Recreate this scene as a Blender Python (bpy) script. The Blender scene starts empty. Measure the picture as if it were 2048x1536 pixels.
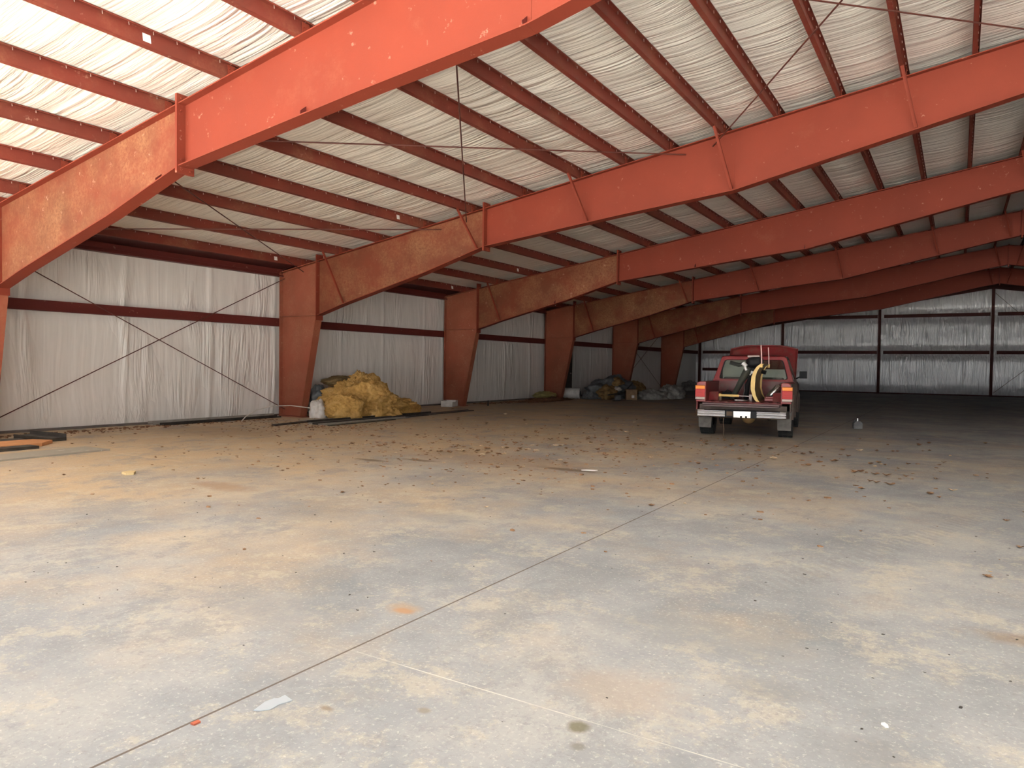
import bpy, bmesh, math, random
from mathutils import Vector, Matrix, noise
R_ = random.Random(7)
SC = bpy.context.scene
COL = SC.collection

# ---------------------------------------------------------------- camera
CX, CY, CZ = 16.2517, -13.8505, 1.5159
YAW, PITCH, ROLL, FPX = -0.55569, -0.0259978, 0.0130295, 1438.66
fwd = Vector((math.sin(YAW)*math.cos(PITCH), math.cos(YAW)*math.cos(PITCH), math.sin(PITCH)))
rt = Vector((math.cos(YAW), -math.sin(YAW), 0)); up = rt.cross(fwd)
r2 = math.cos(ROLL)*rt + math.sin(ROLL)*up; u2 = -math.sin(ROLL)*rt + math.cos(ROLL)*up
cam = bpy.data.cameras.new('camera'); camo = bpy.data.objects.new('camera', cam); COL.objects.link(camo)
cam.sensor_width = 36; cam.lens = FPX/2048*36; cam.clip_end = 500
M = Matrix((r2, u2, -fwd)).transposed().to_4x4(); M.translation = Vector((CX, CY, CZ)); camo.matrix_world = M
SC.camera = camo

# ---------------------------------------------------------------- light and exposure
vs = SC.view_settings; vs.view_transform = 'Standard'; vs.look = 'None'; vs.gamma = 1; vs.use_curve_mapping = False
vs.exposure = 0.16
w = bpy.data.worlds.new('sky'); SC.world = w; w.use_nodes = True
nt = w.node_tree; nt.nodes.clear()
bgn = nt.nodes.new('ShaderNodeBackground'); wo = nt.nodes.new('ShaderNodeOutputWorld')
tc = nt.nodes.new('ShaderNodeTexCoord'); sx_ = nt.nodes.new('ShaderNodeSeparateXYZ'); rp = nt.nodes.new('ShaderNodeValToRGB')
nt.links.new(tc.outputs['Generated'], sx_.inputs[0]); nt.links.new(sx_.outputs[2], rp.inputs[0])
rp.color_ramp.elements[0].position = 0.0; rp.color_ramp.elements[0].color = (0.95, 0.98, 1.0, 1)      # bright hazy horizon
rp.color_ramp.elements[1].position = 0.55; rp.color_ramp.elements[1].color = (0.30, 0.36, 0.45, 1)
e_ = rp.color_ramp.elements.new(0.22); e_.color = (0.78, 0.82, 0.86, 1)
nt.links.new(rp.outputs[0], bgn.inputs[0]); bgn.inputs[1].default_value = 2.8
nt.links.new(bgn.outputs[0], wo.inputs[0])
def sun(name, energy, color, direction, angle):
    l = bpy.data.lights.new(name, 'SUN'); l.energy = energy; l.color = color; l.angle = math.radians(angle)
    o = bpy.data.objects.new(name, l); COL.objects.link(o)
    o.rotation_euler = Vector(direction).to_track_quat('-Z', 'Y').to_euler(); o.location = (0, -40, 30)
sun('sun', 56.0, (1, 0.97, 0.91), (0.12, 0.34, -0.93), 1.0)     # high sun behind the camera: lights the ground before the opening
def portal(name, loc, rot, sx, sy):
    l = bpy.data.lights.new(name, 'AREA'); l.shape = 'RECTANGLE'; l.size = sx; l.size_y = sy; l.cycles.is_portal = True
    o = bpy.data.objects.new(name, l); COL.objects.link(o); o.location = loc; o.rotation_euler = rot
SC.cycles.max_bounces = 10; SC.cycles.diffuse_bounces = 7; SC.cycles.sample_clamp_indirect = 6

# ---------------------------------------------------------------- dimensions
D = 7.62
H0, SL, W = 4.04, 0.1557, 17.9
YE, YF = 38.1, -15.24                  # end wall, open near end
PX = [0.81, 2.24, 3.64, 5.08, 6.51, 7.91, 9.33, 10.33, 11.29, 12.34, 13.33, 14.37, 15.37, 16.37, 17.42]
PH, PF = 0.2, 0.065                    # purlin height and flange
FY = [YF + D*i for i in range(8)]      # frame planes; FY[1] is the nearest in view
def zt(x): return H0 + SL*(x if x <= W else 2*W - x)

# ---------------------------------------------------------------- helpers
class MB:
    def __init__(s): s.v = []; s.f = []; s.m = []; s.sm = []
    def add(s, verts, faces, mi=0, smooth=False):
        b = len(s.v); s.v += [tuple(v) for v in verts]
        for f in faces: s.f.append([b+i for i in f]); s.m.append(mi); s.sm.append(smooth)
        return s
    def box(s, x0, x1, y0, y1, z0, z1, mi=0, T=None):
        v = [Vector((x, y, z)) for z in (z0, z1) for y in (y0, y1) for x in (x0, x1)]
        if T: v = [T @ p for p in v]
        return s.add(v, [(0,2,3,1),(4,5,7,6),(0,1,5,4),(2,6,7,3),(0,4,6,2),(1,3,7,5)], mi)
    def prism(s, poly, a0, a1, axis='y', mi=0, T=None, smooth=False):
        def P(p, a):
            return Vector((p[0], a, p[1])) if axis == 'y' else Vector((a, p[0], p[1])) if axis == 'x' else Vector((p[0], p[1], a))
        n = len(poly); v = [P(p, a0) for p in poly] + [P(p, a1) for p in poly]
        if T: v = [T @ p for p in v]
        f = [list(range(n)), list(range(2*n-1, n-1, -1))] + [(i, i+n, (i+1) % n + n, (i+1) % n) for i in range(n)]
        return s.add(v, f, mi, smooth)
    def tube(s, pts, r, n=8, mi=0, cap=True, smooth=True):
        pts = [Vector(p) for p in pts]; rr = r if isinstance(r, (list, tuple)) else [r]*len(pts)
        rings = []; prev = None
        for i, p in enumerate(pts):
            d = (pts[min(i+1, len(pts)-1)] - pts[max(i-1, 0)]).normalized()
            a = prev - d*prev.dot(d) if prev else d.orthogonal()
            a.normalize(); prev = a; b = d.cross(a)
            rings.append([p + (a*math.cos(2*math.pi*k/n) + b*math.sin(2*math.pi*k/n))*rr[i] for k in range(n)])
        v = [q for ring in rings for q in ring]
        f = [(i*n+k, i*n+(k+1) % n, (i+1)*n+(k+1) % n, (i+1)*n+k) for i in range(len(pts)-1) for k in range(n)]
        s.add(v, f, mi, smooth)
        if cap: s.add(v[:n], [list(range(n-1, -1, -1))], mi); s.add(v[-n:], [list(range(n))], mi)
        return s
    def lathe(s, prof, n=24, T=None, mi=0, smooth=True):      # prof: (radius, height) about local z
        v = [Vector((r*math.cos(2*math.pi*k/n), r*math.sin(2*math.pi*k/n), h)) for r, h in prof for k in range(n)]
        if T: v = [T @ p for p in v]
        f = [(i*n+k, i*n+(k+1) % n, (i+1)*n+(k+1) % n, (i+1)*n+k) for i in range(len(prof)-1) for k in range(n)]
        return s.add(v, f, mi, smooth)
    def build(s, name, mats, parent=None, bevel=0, shade=None):
        me = bpy.data.meshes.new(name); me.from_pydata(s.v, [], s.f)
        for m in (mats if isinstance(mats, (list, tuple)) else [mats]): me.materials.append(m)
        me.polygons.foreach_set('material_index', s.m); me.polygons.foreach_set('use_smooth', s.sm)
        bm = bmesh.new(); bm.from_mesh(me); bmesh.ops.recalc_face_normals(bm, faces=bm.faces); bm.to_mesh(me); bm.free()
        me.update(); o = bpy.data.objects.new(name, me); COL.objects.link(o)
        if parent: o.parent = parent
        if bevel:
            b = o.modifiers.new('bevel', 'BEVEL'); b.width = bevel; b.segments = 2; b.limit_method = 'ANGLE'; b.angle_limit = 0.6
        return o
def tag(o, label=None, cat=None, group=None, kind=None):
    if label: o['label'] = label
    if cat: o['category'] = cat
    if group: o['group'] = group
    if kind: o['kind'] = kind
    return o
def empty(name, loc=(0, 0, 0), rz=0):
    o = bpy.data.objects.new(name, None); COL.objects.link(o); o.location = loc; o.rotation_euler = (0, 0, rz); o.empty_display_size = 0.2
    return o
def copy_tree(o, parent=None):
    c = o.copy(); COL.objects.link(c)
    if parent: c.parent = parent
    for ch in list(o.children): copy_tree(ch, c)
    return c
def blob(name, mat, c, rad, seed, amp=0.25, fr=1.6, fine=0.05, ff=9, n=48, flat=0.0, rz=0, parent=None, power=1.0, smooth=True, taper=None):
    """lumpy mound resting on z=flat"""
    v = []; f = []; m = n//2; off = Vector((seed*3.7, seed*1.3, seed*2.1)); T = Matrix.Rotation(rz, 3, 'Z')
    for i in range(m+1):
        th = math.pi*i/m
        for k in range(n):
            ph = 2*math.pi*k/n
            q = Vector((math.sin(th)*math.cos(ph), math.sin(th)*math.sin(ph), math.cos(th)))
            if power != 1: q = Vector([math.copysign(abs(a)**power, a) for a in q])
            dsp = 1 + amp*noise.noise(q*fr+off) + amp*0.5*noise.noise(q*fr*2.3+off) + fine*noise.noise(q*ff+off) + fine*0.7*noise.noise(q*ff*2.7+off)
            p = Vector((q.x*rad[0], q.y*rad[1], q.z*rad[2]))*dsp
            if taper: p = taper(p)
            p = T @ p + Vector(c); p.z = max(p.z, flat + 0.002*noise.noise(q*5)); v.append(p)
    for i in range(m):
        for k in range(n): f.append((i*n+k, i*n+(k+1) % n, (i+1)*n+(k+1) % n, (i+1)*n+k))
    return MB().add(v, f, 0, smooth).build(name, mat, parent)

# ---------------------------------------------------------------- materials
MATS = {}
class NT:
    def __init__(s, name, rough=0.6, metal=0.0, spec=0.5):
        s.m = bpy.data.materials.new(name); s.m.use_nodes = True; s.t = s.m.node_tree
        s.b = s.t.nodes['Principled BSDF']; s.b.inputs['Roughness'].default_value = rough
        s.b.inputs['Metallic'].default_value = metal; s.b.inputs['Specular IOR Level'].default_value = spec
        s.pos = None; MATS[name] = s.m
    def n(s, t, **kw):
        o = s.t.nodes.new(t)
        for k, v in kw.items(): setattr(o, k, v)
        return o
    def l(s, a, b): s.t.links.new(a, b)
    def P(s, scale=(1, 1, 1), loc=(0, 0, 0), src='geo'):
        if src == 'geo': g = s.n('ShaderNodeNewGeometry').outputs['Position']
        else: g = s.n('ShaderNodeTexCoord').outputs['Object']
        mp = s.n('ShaderNodeMapping'); mp.inputs['Scale'].default_value = scale; mp.inputs['Location'].default_value = loc
        s.l(g, mp.inputs[0]); return mp.outputs[0]
    def noise(s, vec, scale=1, detail=4, rough=0.55, dist=0.0):
        o = s.n('ShaderNodeTexNoise'); o.inputs['Scale'].default_value = scale; o.inputs['Detail'].default_value = detail
        o.inputs['Roughness'].default_value = rough; o.inputs['Distortion'].default_value = dist
        s.l(vec, o.inputs['Vector']); return o.outputs[0]
    def ramp(s, fac, stops):
        o = s.n('ShaderNodeValToRGB'); e = o.color_ramp.elements
        while len(e) < len(stops): e.new(0.5)
        for el, (p, c) in zip(e, stops): el.position = p; el.color = (*c, 1) if len(c) == 3 else c
        s.l(fac, o.inputs[0]); return o.outputs[0]
    def val(s, fac, a, b): return s.ramp(fac, [(a, (0, 0, 0)), (b, (1, 1, 1))])
    def mix(s, fac, a, b, mode='MIX'):
        o = s.n('ShaderNodeMix', data_type='RGBA', blend_type=mode)
        if hasattr(fac, 'links') or hasattr(fac, 'node'): s.l(fac, o.inputs[0])
        else: o.inputs[0].default_value = fac
        for i, x in ((6, a), (7, b)):
            if hasattr(x, 'node'): s.l(x, o.inputs[i])
            else: o.inputs[i].default_value = (*x, 1)
        return o.outputs[2]
    def math(s, op, a, b=0.0, c=None, clamp=False):
        o = s.n('ShaderNodeMath', operation=op); o.use_clamp = clamp
        for i, x in enumerate((a, b, c)):
            if x is None: continue
            if hasattr(x, 'node'): s.l(x, o.inputs[i])
            else: o.inputs[i].default_value = x
        return o.outputs[0]
    def color(s, c):
        if hasattr(c, 'node'): s.l(c, s.b.inputs['Base Color'])
        else: s.b.inputs['Base Color'].default_value = (*c, 1)
        return s
    def rough(s, r): s.l(r, s.b.inputs['Roughness']); return s
    def bump(s, h, strength=0.3, dist=0.02):
        o = s.n('ShaderNodeBump'); o.inputs['Strength'].default_value = strength; o.inputs['Distance'].default_value = dist
        s.l(h, o.inputs['Height']); s.l(o.outputs[0], s.b.inputs['Normal']); return s
def plain(name, c, rough=0.6, metal=0.0, var=0.15, vs_=6, bump=0.0, spec=0.5):
    t = NT(name, rough, metal, spec); p = t.P(src='obj'); nz = t.noise(p, vs_, 4)
    t.color(t.ramp(nz, [(0.3, tuple(x*(1-var) for x in c)), (0.7, tuple(min(1, x*(1+var)) for x in c))]))
    if bump: t.bump(t.noise(p, vs_*4, 3), bump, 0.01)
    return t.m

# red oxide primer, clean
def primer(name, base, dust, dark, d0=0.55, d1=0.8, speck=0.3):
    t = NT(name, 0.6, 0, 0.15); p = t.P()
    c = t.mix(t.val(t.noise(p, 0.9, 5), 0.3, 0.75), base, dark)
    big = t.val(t.noise(p, 1.1, 6, 0.65), d0, d1)
    fine = t.val(t.noise(p, 16, 8, 0.8), 0.36, 0.66)
    c = t.mix(t.math('MULTIPLY', t.math('MULTIPLY', big, fine), speck), c, dust)
    sp = t.val(t.noise(t.P(loc=(5, 2, 9)), 7, 5, 0.7), 0.645, 0.70)
    c = t.mix(t.math('MULTIPLY', sp, 0.22), c, (0.62, 0.42, 0.3))
    t.color(c); t.bump(t.noise(p, 40, 2), 0.08, 0.01); return t.m
m_red = primer('red_primer', (0.18, 0.032, 0.017), (0.31, 0.15, 0.08), (0.148, 0.027, 0.015), 0.6, 0.9, 0.4)
m_rust = primer('weathered_primer', (0.165, 0.036, 0.019), (0.27, 0.145, 0.07), (0.115, 0.042, 0.022), 0.40, 0.66, 0.9)
m_col = primer('column_primer', (0.27, 0.072, 0.042), (0.4, 0.24, 0.14), (0.2, 0.062, 0.035), 0.45, 0.8, 0.5)
m_pur = primer('purlin_primer', (0.17, 0.032, 0.021), (0.33, 0.17, 0.09), (0.115, 0.03, 0.02), 0.5, 0.75, 0.5)
m_girt = primer('girt_primer', (0.10, 0.018, 0.015), (0.3, 0.15, 0.1), (0.09, 0.018, 0.014), 0.6, 0.9, 0.3)
m_post = primer('post_primer', (0.07, 0.016, 0.014), (0.2, 0.1, 0.08), (0.045, 0.012, 0.01), 0.6, 0.9, 0.3)
m_screw = plain('screw_tip', (0.55, 0.42, 0.36), 0.35, 0.6)
m_steelrod = plain('rod_steel', (0.10, 0.028, 0.02), 0.5, 0.3)

# ceiling insulation facing: folds run across the purlins
t = NT('roof_insulation_facing', 0.42, 0, 0.4); p = t.P((0.16, 4.6, 0.16))
warp = t.noise(t.P((0.5, 0.5, 0.5)), 1.2, 3); 
mp = t.n('ShaderNodeVectorMath', operation='ADD'); t.l(p, mp.inputs[0]); cv = t.n('ShaderNodeVectorMath', operation='SCALE'); t.l(warp, cv.inputs[0]); cv.inputs['Scale'].default_value = 0.55
t.l(cv.outputs[0], mp.inputs[1])
n1 = t.noise(mp.outputs[0], 1.2, 2, 0.5, 0.15); n2 = t.noise(mp.outputs[0], 3.6, 3, 0.6, 0.1)
amt = t.val(t.noise(t.P((0.35, 0.35, 0.35)), 1.0, 2), 0.35, 0.6)
h = t.math('ADD', n1, t.math('MULTIPLY', n2, 0.5))
t.color(t.ramp(t.noise(t.P(), 0.5, 3), [(0.3, (0.88, 0.84, 0.75)), (0.7, (0.93, 0.89, 0.81))]))
t.bump(t.math('MULTIPLY', h, t.math('ADD', t.math('MULTIPLY', amt, 0.5), 0.5)), 0.9, 0.085); m_ceil = t.m

# wall insulation facing: vertical folds and bulging edges
t = NT('wall_insulation_facing', 0.38, 0, 0.45)
p = t.P((3.2, 3.2, 0.22)); sk = t.noise(t.P((0.35, 0.35, 0.22)), 1.0, 1)
cv = t.n('ShaderNodeVectorMath', operation='SCALE'); t.l(sk, cv.inputs[0]); cv.inputs['Scale'].default_value = 2.2
mp = t.n('ShaderNodeVectorMath', operation='ADD'); t.l(p, mp.inputs[0]); t.l(cv.outputs[0], mp.inputs[1])
n1 = t.noise(mp.outputs[0], 1.6, 2, 0.5, 0.4); n2 = t.noise(mp.outputs[0], 4.2, 2, 0.5)
msk = t.val(t.noise(t.P((0.9, 0.9, 0.3), (3, 1, 0)), 1.1, 2), 0.50, 0.64)
h = t.math('ADD', t.math('MULTIPLY', t.math('MULTIPLY', n2, msk), 0.9), t.math('MULTIPLY', n1, 0.3))
t.color(t.ramp(t.noise(t.P(), 0.6, 3), [(0.3, (0.76, 0.73, 0.69)), (0.7, (0.83, 0.79, 0.75))]))
t.bump(h, 0.9, 0.085); m_wall = t.m
t = NT('end_wall_insulation_facing', 0.3, 0.45, 0.6); t.b.inputs['Coat Weight'].default_value = 0.8; t.b.inputs['Coat Roughness'].default_value = 0.2
p = t.P((3.0, 3.0, 0.3)); n1 = t.noise(p, 1.8, 2, 0.5, 0.8); n2 = t.noise(p, 5.0, 3, 0.6, 0.4)
t.color(t.ramp(t.noise(t.P(), 0.6, 3), [(0.3, (0.9, 0.89, 0.9)), (0.7, (0.95, 0.94, 0.94))]))
n3 = t.noise(t.P((7, 7, 0.35)), 1.6, 2, 0.5, 0.6)
t.bump(t.math('ADD', n1, t.math('ADD', t.math('MULTIPLY', n2, 0.5), t.math('MULTIPLY', n3, 0.5))), 1.0, 0.13); m_endwall = t.m

# concrete floor
t = NT('concrete_floor', 0.75, 0, 0.3); g = t.P()
sep = t.n('ShaderNodeSeparateXYZ'); t.l(g, sep.inputs[0]); X, Y = sep.outputs[0], sep.outputs[1]
base = t.ramp(t.noise(g, 0.6, 8, 0.68), [(0.36, (0.205, 0.22, 0.245)), (0.5, (0.295, 0.31, 0.33)), (0.62, (0.39, 0.395, 0.39))])
# tan dust lies thicker to the left of the joint and deeper inside
dl = t.math('ADD', t.math('MULTIPLY', t.math('SUBTRACT', 12.9, X), 0.10), t.math('MINIMUM', t.math('MULTIPLY', t.math('ADD', Y, 9.5), 0.045), t.math('MULTIPLY', t.math('SUBTRACT', 9.0, Y), 0.05)))
dn = t.math('ADD', t.math('MULTIPLY', t.noise(t.P((1, 1, 1), (4, 8, 0)), 0.55, 8, 0.68), 2.6), -1.2)
dust = t.math('ADD', dl, dn, clamp=True)
c = t.mix(t.math('MULTIPLY', dust, 0.85), base, (0.56, 0.395, 0.215))
patch = t.val(t.noise(t.P((1, 1, 1), (1, 3, 0)), 1.5, 14, 0.84), 0.52, 0.575)
c = t.mix(t.math('MULTIPLY', t.noise(t.P((1, 1, 1), (6, 6, 0)), 9, 8, 0.8), 0.35), c, (0.18, 0.18, 0.185))
c = t.mix(t.math('MULTIPLY', patch, 0.5), c, (0.48, 0.435, 0.35))
blue = t.val(t.noise(t.P((1, 0.8, 1), (9, 1, 0)), 1.1, 14, 0.82), 0.52, 0.575)
c = t.mix(t.math('MULTIPLY', blue, 0.55), c, (0.21, 0.218, 0.235))
scuff = t.val(t.noise(t.P((2.2, 0.5, 1), (2, 1, 0)), 2.0, 8, 0.75), 0.55, 0.66)
c = t.mix(t.math('MULTIPLY', scuff, 0.25), c, (0.22, 0.21, 0.205))
grain = t.noise(g, 30, 5, 0.8)
c = t.mix(t.math('MULTIPLY', t.val(grain, 0.54, 0.66), 0.42), c, (0.18, 0.17, 0.165))
c = t.mix(t.math('MULTIPLY', t.val(t.noise(t.P((1, 1, 1), (3, 3, 1)), 42, 4, 0.75), 0.56, 0.68), 0.5), c, (0.66, 0.63, 0.6))
gloom = t.val(t.math('ADD', Y, t.math('MULTIPLY', t.noise(g, 0.4, 4), 8)), 0, 1) if False else None
def spot(x, y, rx, ry, col, k, c, rot=0.0):
    vt = t.n('ShaderNodeVectorMath', operation='SUBTRACT'); t.l(g, vt.inputs[0]); vt.inputs[1].default_value = (x, y, 0)
    rr = t.n('ShaderNodeVectorRotate', rotation_type='Z_AXIS'); t.l(vt.outputs[0], rr.inputs['Vector']); rr.inputs['Angle'].default_value = rot
    vm = t.n('ShaderNodeVectorMath', operation='MULTIPLY'); t.l(rr.outputs[0], vm.inputs[0]); vm.inputs[1].default_value = (1/rx, 1/ry, 0)
    ln = t.n('ShaderNodeVectorMath', operation='LENGTH'); t.l(vm.outputs[0], ln.inputs[0])
    d = t.math('ADD', ln.outputs['Value'], t.math('MULTIPLY', t.math('SUBTRACT', t.noise(g, 5, 5, 0.7), 0.5), 1.3))
    f = t.math('MULTIPLY', t.math('SUBTRACT', 1.0, t.val(d, 0.45, 1.0)), k)
    return t.mix(f, c, tuple(q*0.62 for q in col))
for a in ((11.45, -4.5, 0.55, 0.16, (0.16, 0.12, 0.08), 0.85), (8.45, -5.45, 0.4, 0.13, (0.2, 0.14, 0.08), 0.8), (9.05, -5.0, 0.4, 0.13, (0.2, 0.13, 0.07), 0.8),
          (13.40, -10.47, 0.09, 0.05, (0.62, 0.24, 0.1), 0.75), (13.37, -10.44, 0.16, 0.12, (0.62, 0.42, 0.24), 0.55), (14.93, -11.16, 0.06, 0.06, (0.19, 0.17, 0.1), 0.85),
          (15.0, -11.3, 0.04, 0.04, (0.25, 0.23, 0.2), 0.7), (13.93, -11.62, 0.05, 0.03, (0.3, 0.22, 0.14), 0.7), (14.3, -11.4, 0.04, 0.03, (0.3, 0.24, 0.16), 0.6),
          (10.0, -4.2, 2.4, 1.0, (0.36, 0.2, 0.11), 0.32), (12.0, 1.2, 2.2, 1.1, (0.2, 0.17, 0.14), 0.35), (16.75, -8.9, 0.6, 0.15, (0.33, 0.22, 0.14), 0.55),
          (8.7, -8.3, 0.7, 0.25, (0.42, 0.25, 0.13), 0.5), (14.95, -10.75, 0.35, 0.3, (0.62, 0.5, 0.4), 0.45), (16.0, -10.75, 0.28, 0.25, (0.3, 0.3, 0.32), 0.45),
          (15.5, -10.35, 0.3, 0.16, (0.3, 0.3, 0.31), 0.4), (15.1, -9.85, 0.8, 0.35, (0.34, 0.35, 0.37), 0.45), (2.6, -4.0, 2.2, 1.2, (0.36, 0.25, 0.15), 0.4),
          (12.0, -8.2, 0.5, 0.3, (0.33, 0.35, 0.38), 0.4), (12.7, -10.9, 0.5, 0.3, (0.36, 0.38, 0.42), 0.5)):
    c = spot(*a, c=c)
# saw-cut joint x=13.55 with a darker stained band, painted layout lines
jn = t.math('ABSOLUTE', t.math('SUBTRACT', X, 13.55))
c = t.mix(t.math('MULTIPLY', t.math('LESS_THAN', jn, 0.007), 0.92), c, (0.10, 0.075, 0.06))
pn = t.val(t.noise(t.P(loc=(7, 7, 0)), 1.6, 3), 0.42, 0.55)
l1 = t.math('LESS_THAN', t.math('ABSOLUTE', t.math('ADD', Y, 11.09)), 0.0035)
c = t.mix(t.math('MULTIPLY', t.math('MULTIPLY', l1, t.math('ADD', t.math('MULTIPLY', pn, t.math('GREATER_THAN', X, 13.6)), 0.12)), 0.8), c, (0.62, 0.6, 0.55))
l2 = t.math('LESS_THAN', t.math('ABSOLUTE', t.math('ADD', Y, 7.3)), 0.03)
c = t.mix(t.math('MULTIPLY', t.math('MULTIPLY', l2, t.math('LESS_THAN', t.math('ABSOLUTE', t.math('SUBTRACT', X, 5.1)), 1.3)), 0.6), c, (0.52, 0.40, 0.28))
# tyre tread prints running from the right towards the middle
tw = t.n('ShaderNodeTexWave', wave_type='BANDS', bands_direction='DIAGONAL'); t.l(t.P((1, 1, 0)), tw.inputs[0]); tw.inputs['Scale'].default_value = 4.5; tw.inputs['Distortion'].default_value = 2.0
tl = t.math('ABSOLUTE', t.math('ADD', t.math('SUBTRACT', X, 15.75), t.math('MULTIPLY', t.math('ADD', Y, 7.0), -0.35)))
tb = t.math('MULTIPLY', t.math('LESS_THAN', tl, 0.13), t.val(tw.outputs[1], 0.45, 0.6))
tb = t.math('MULTIPLY', tb, t.math('LESS_THAN', t.math('ABSOLUTE', t.math('ADD', Y, 6.6)), 2.2))
c = t.mix(t.math('MULTIPLY', tb, 0.16), c, (0.15, 0.14, 0.135))
t.color(c)
gr = t.math('MULTIPLY', t.math('LESS_THAN', jn, 0.009), -1.0)
t.bump(t.math('ADD', t.math('MULTIPLY', grain, 0.25), gr), 0.35, 0.01); m_floor = t.m

m_ground = plain('outside_gravel', (0.80, 0.775, 0.725), 0.9, var=0.12, vs_=1.5)

# ---------------------------------------------------------------- shell
def struct(name, mb, mat, **k):
    return tag(mb.build(name, mat, **k), kind='structure')
struct('floor', MB().box(-0.35, 2*W+0.35, YF-0.2, YE+0.4, -0.15, 0), m_floor)
struct('ground_outside', MB().box(-60, 90, -110, YF-0.2, -0.3, -0.03), m_ground)
# roof lining, sagging between purlins
allx = sorted(set([-0.25] + PX + [W] + [2*W-x for x in PX] + [2*W+0.25]))
def roof_mesh():
    xs = []; 
    for a, b in zip(allx[:-1], allx[1:]):
        k = max(2, int((b-a)/0.16))
        xs += [(a+(b-a)*i/k, i/k, b-a) for i in range(k)]
    xs.append((allx[-1], 0, 1))
    ys = [YF + (YE-YF)*j/340 for j in range(341)]
    v = []; 
    for y in ys:
        for x, u, wd in xs:
            sag = (0.045 + 0.03*noise.noise(Vector((x*0.5, y*1.3, 3))))*math.sin(math.pi*u)*min(1, wd)
            fr = min(abs(y-fy) for fy in FY); pin = 1 - 0.6*math.exp(-(fr/0.25)**2)
            rip = 0.016*noise.noise(Vector((x*0.25, y*3.1+noise.noise(Vector((x*.4, y*.4, 0)))*1.5, 1))) * (0.4+0.6*math.sin(math.pi*u))
            v.append((x, y, zt(x) + PH + 0.012 - sag*pin + rip))
    n = len(xs); f = [(j*n+i, j*n+i+1, (j+1)*n+i+1, (j+1)*n+i) for j in range(len(ys)-1) for i in range(n-1)]
    return MB().add(v, f, 0, True)
o = struct('ceiling', roof_mesh(), m_ceil)
struct('roof_panels', MB().prism([(-0.5, zt(-0.5)+0.36), (W, zt(W)+0.36), (2*W+0.5, zt(2*W+0.5)+0.36), (2*W+0.5, zt(2*W+.5)+0.42), (W, zt(W)+0.42), (-0.5, zt(-.5)+0.42)], YF-0.3, YE+0.3), m_ground)
# side and end walls with folded facing
SEAMS = [-6.5, -4.4, -2.17, -0.14, 2.43, 4.38, 6.58, 7.68] + [9.9+2.1*i for i in range(14)] + [-8.6, -10.7, -12.8, -14.9]
def wall_mesh(P0, ax, length, htop, nrm, mir=1, z0=0.0, seed=0.0, hole=None, amp=0.05):
    nu = int(length/0.05); nz = 30; v = []; f = []
    for j in range(nz+1):
        for i in range(nu+1):
            s_ = length*i/nu; z = z0 + (htop(s_)-z0)*j/nz
            d = 0.0
            for zg in (0.0, 2.64, 4.95): d = max(d, math.exp(-((z-zg)/0.22)**2))
            bulge = amp*(1-d) + 0.012*noise.noise(Vector((s_*2.2+seed, z*0.35, seed))) + 0.007*noise.noise(Vector((s_*6, z*0.5+s_*0.4, seed)))
            yw = s_ + P0.y; sm = min((yw-q_ for q_ in SEAMS), key=abs) if ax.y > 0.5 else (s_ % 2.0)-0.9
            bulge += 0.03*math.exp(-((sm+0.05*noise.noise(Vector((z*0.9, s_*.1, seed))))/0.05)**2)
            v.append(P0 + ax*s_ + Vector((0, 0, z)) + nrm*bulge)
    for j in range(nz):
        for i in range(nu):
            s_ = length*(i+.5)/nu; z = z0 + (htop(s_)-z0)*(j+.5)/nz
            if hole and hole[0] < s_ < hole[1] and z < hole[2]: continue
            f.append((j*(nu+1)+i, j*(nu+1)+i+1, (j+1)*(nu+1)+i+1, (j+1)*(nu+1)+i))
    return MB().add(v, f, 0, True)
DY0, DY1, DZ = 16.35, 18.45, 2.5
struct('wall_left', wall_mesh(Vector((-0.24, YF, 0)), Vector((0, 1, 0)), YE-YF+0.3, lambda s: H0+0.2, Vector((1, 0, 0)), hole=(DY0-YF, DY1-YF, DZ)), m_wall)
struct('wall_left_cladding', MB().box(-0.42, -0.38, YF-0.2, YE+0.3, 0, H0+0.25), m_ground)
struct('wall_right', wall_mesh(Vector((2*W+0.24, YF, 0)), Vector((0, 1, 0)), YE-YF+0.3, lambda s: H0+0.2, Vector((-1, 0, 0)), seed=5), m_wall)
struct('wall_back', wall_mesh(Vector((-0.4, YE+0.24, 0)), Vector((1, 0, 0)), 2*W+0.8, lambda s: zt(s-0.4)+0.24, Vector((0, -1, 0)), seed=9, amp=0.11), m_endwall)
m_black = plain('dark_door', (0.02, 0.014, 0.013), 0.5)
d = struct('door_1', MB().box(-0.30, -0.26, DY0, DY1, 0, DZ), m_black)
tag(MB().tube([(-0.26, DY1-0.2, 1.15), (-0.2, DY1-0.2, 1.15)], 0.03).build('door_handle', m_screw, d))
m_trimb = plain('base_angle', (0.16, 0.14, 0.13), 0.5, 0.4)
struct('baseboard_left', MB().box(-0.2, -0.12, YF, DY0, 0.0, 0.05).box(-0.2, -0.12, DY1, YE, 0, 0.05), m_trimb)
struct('baseboard_back', MB().box(0, 2*W, YE+0.12, YE+0.2, 0, 0.08), m_post)

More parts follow.
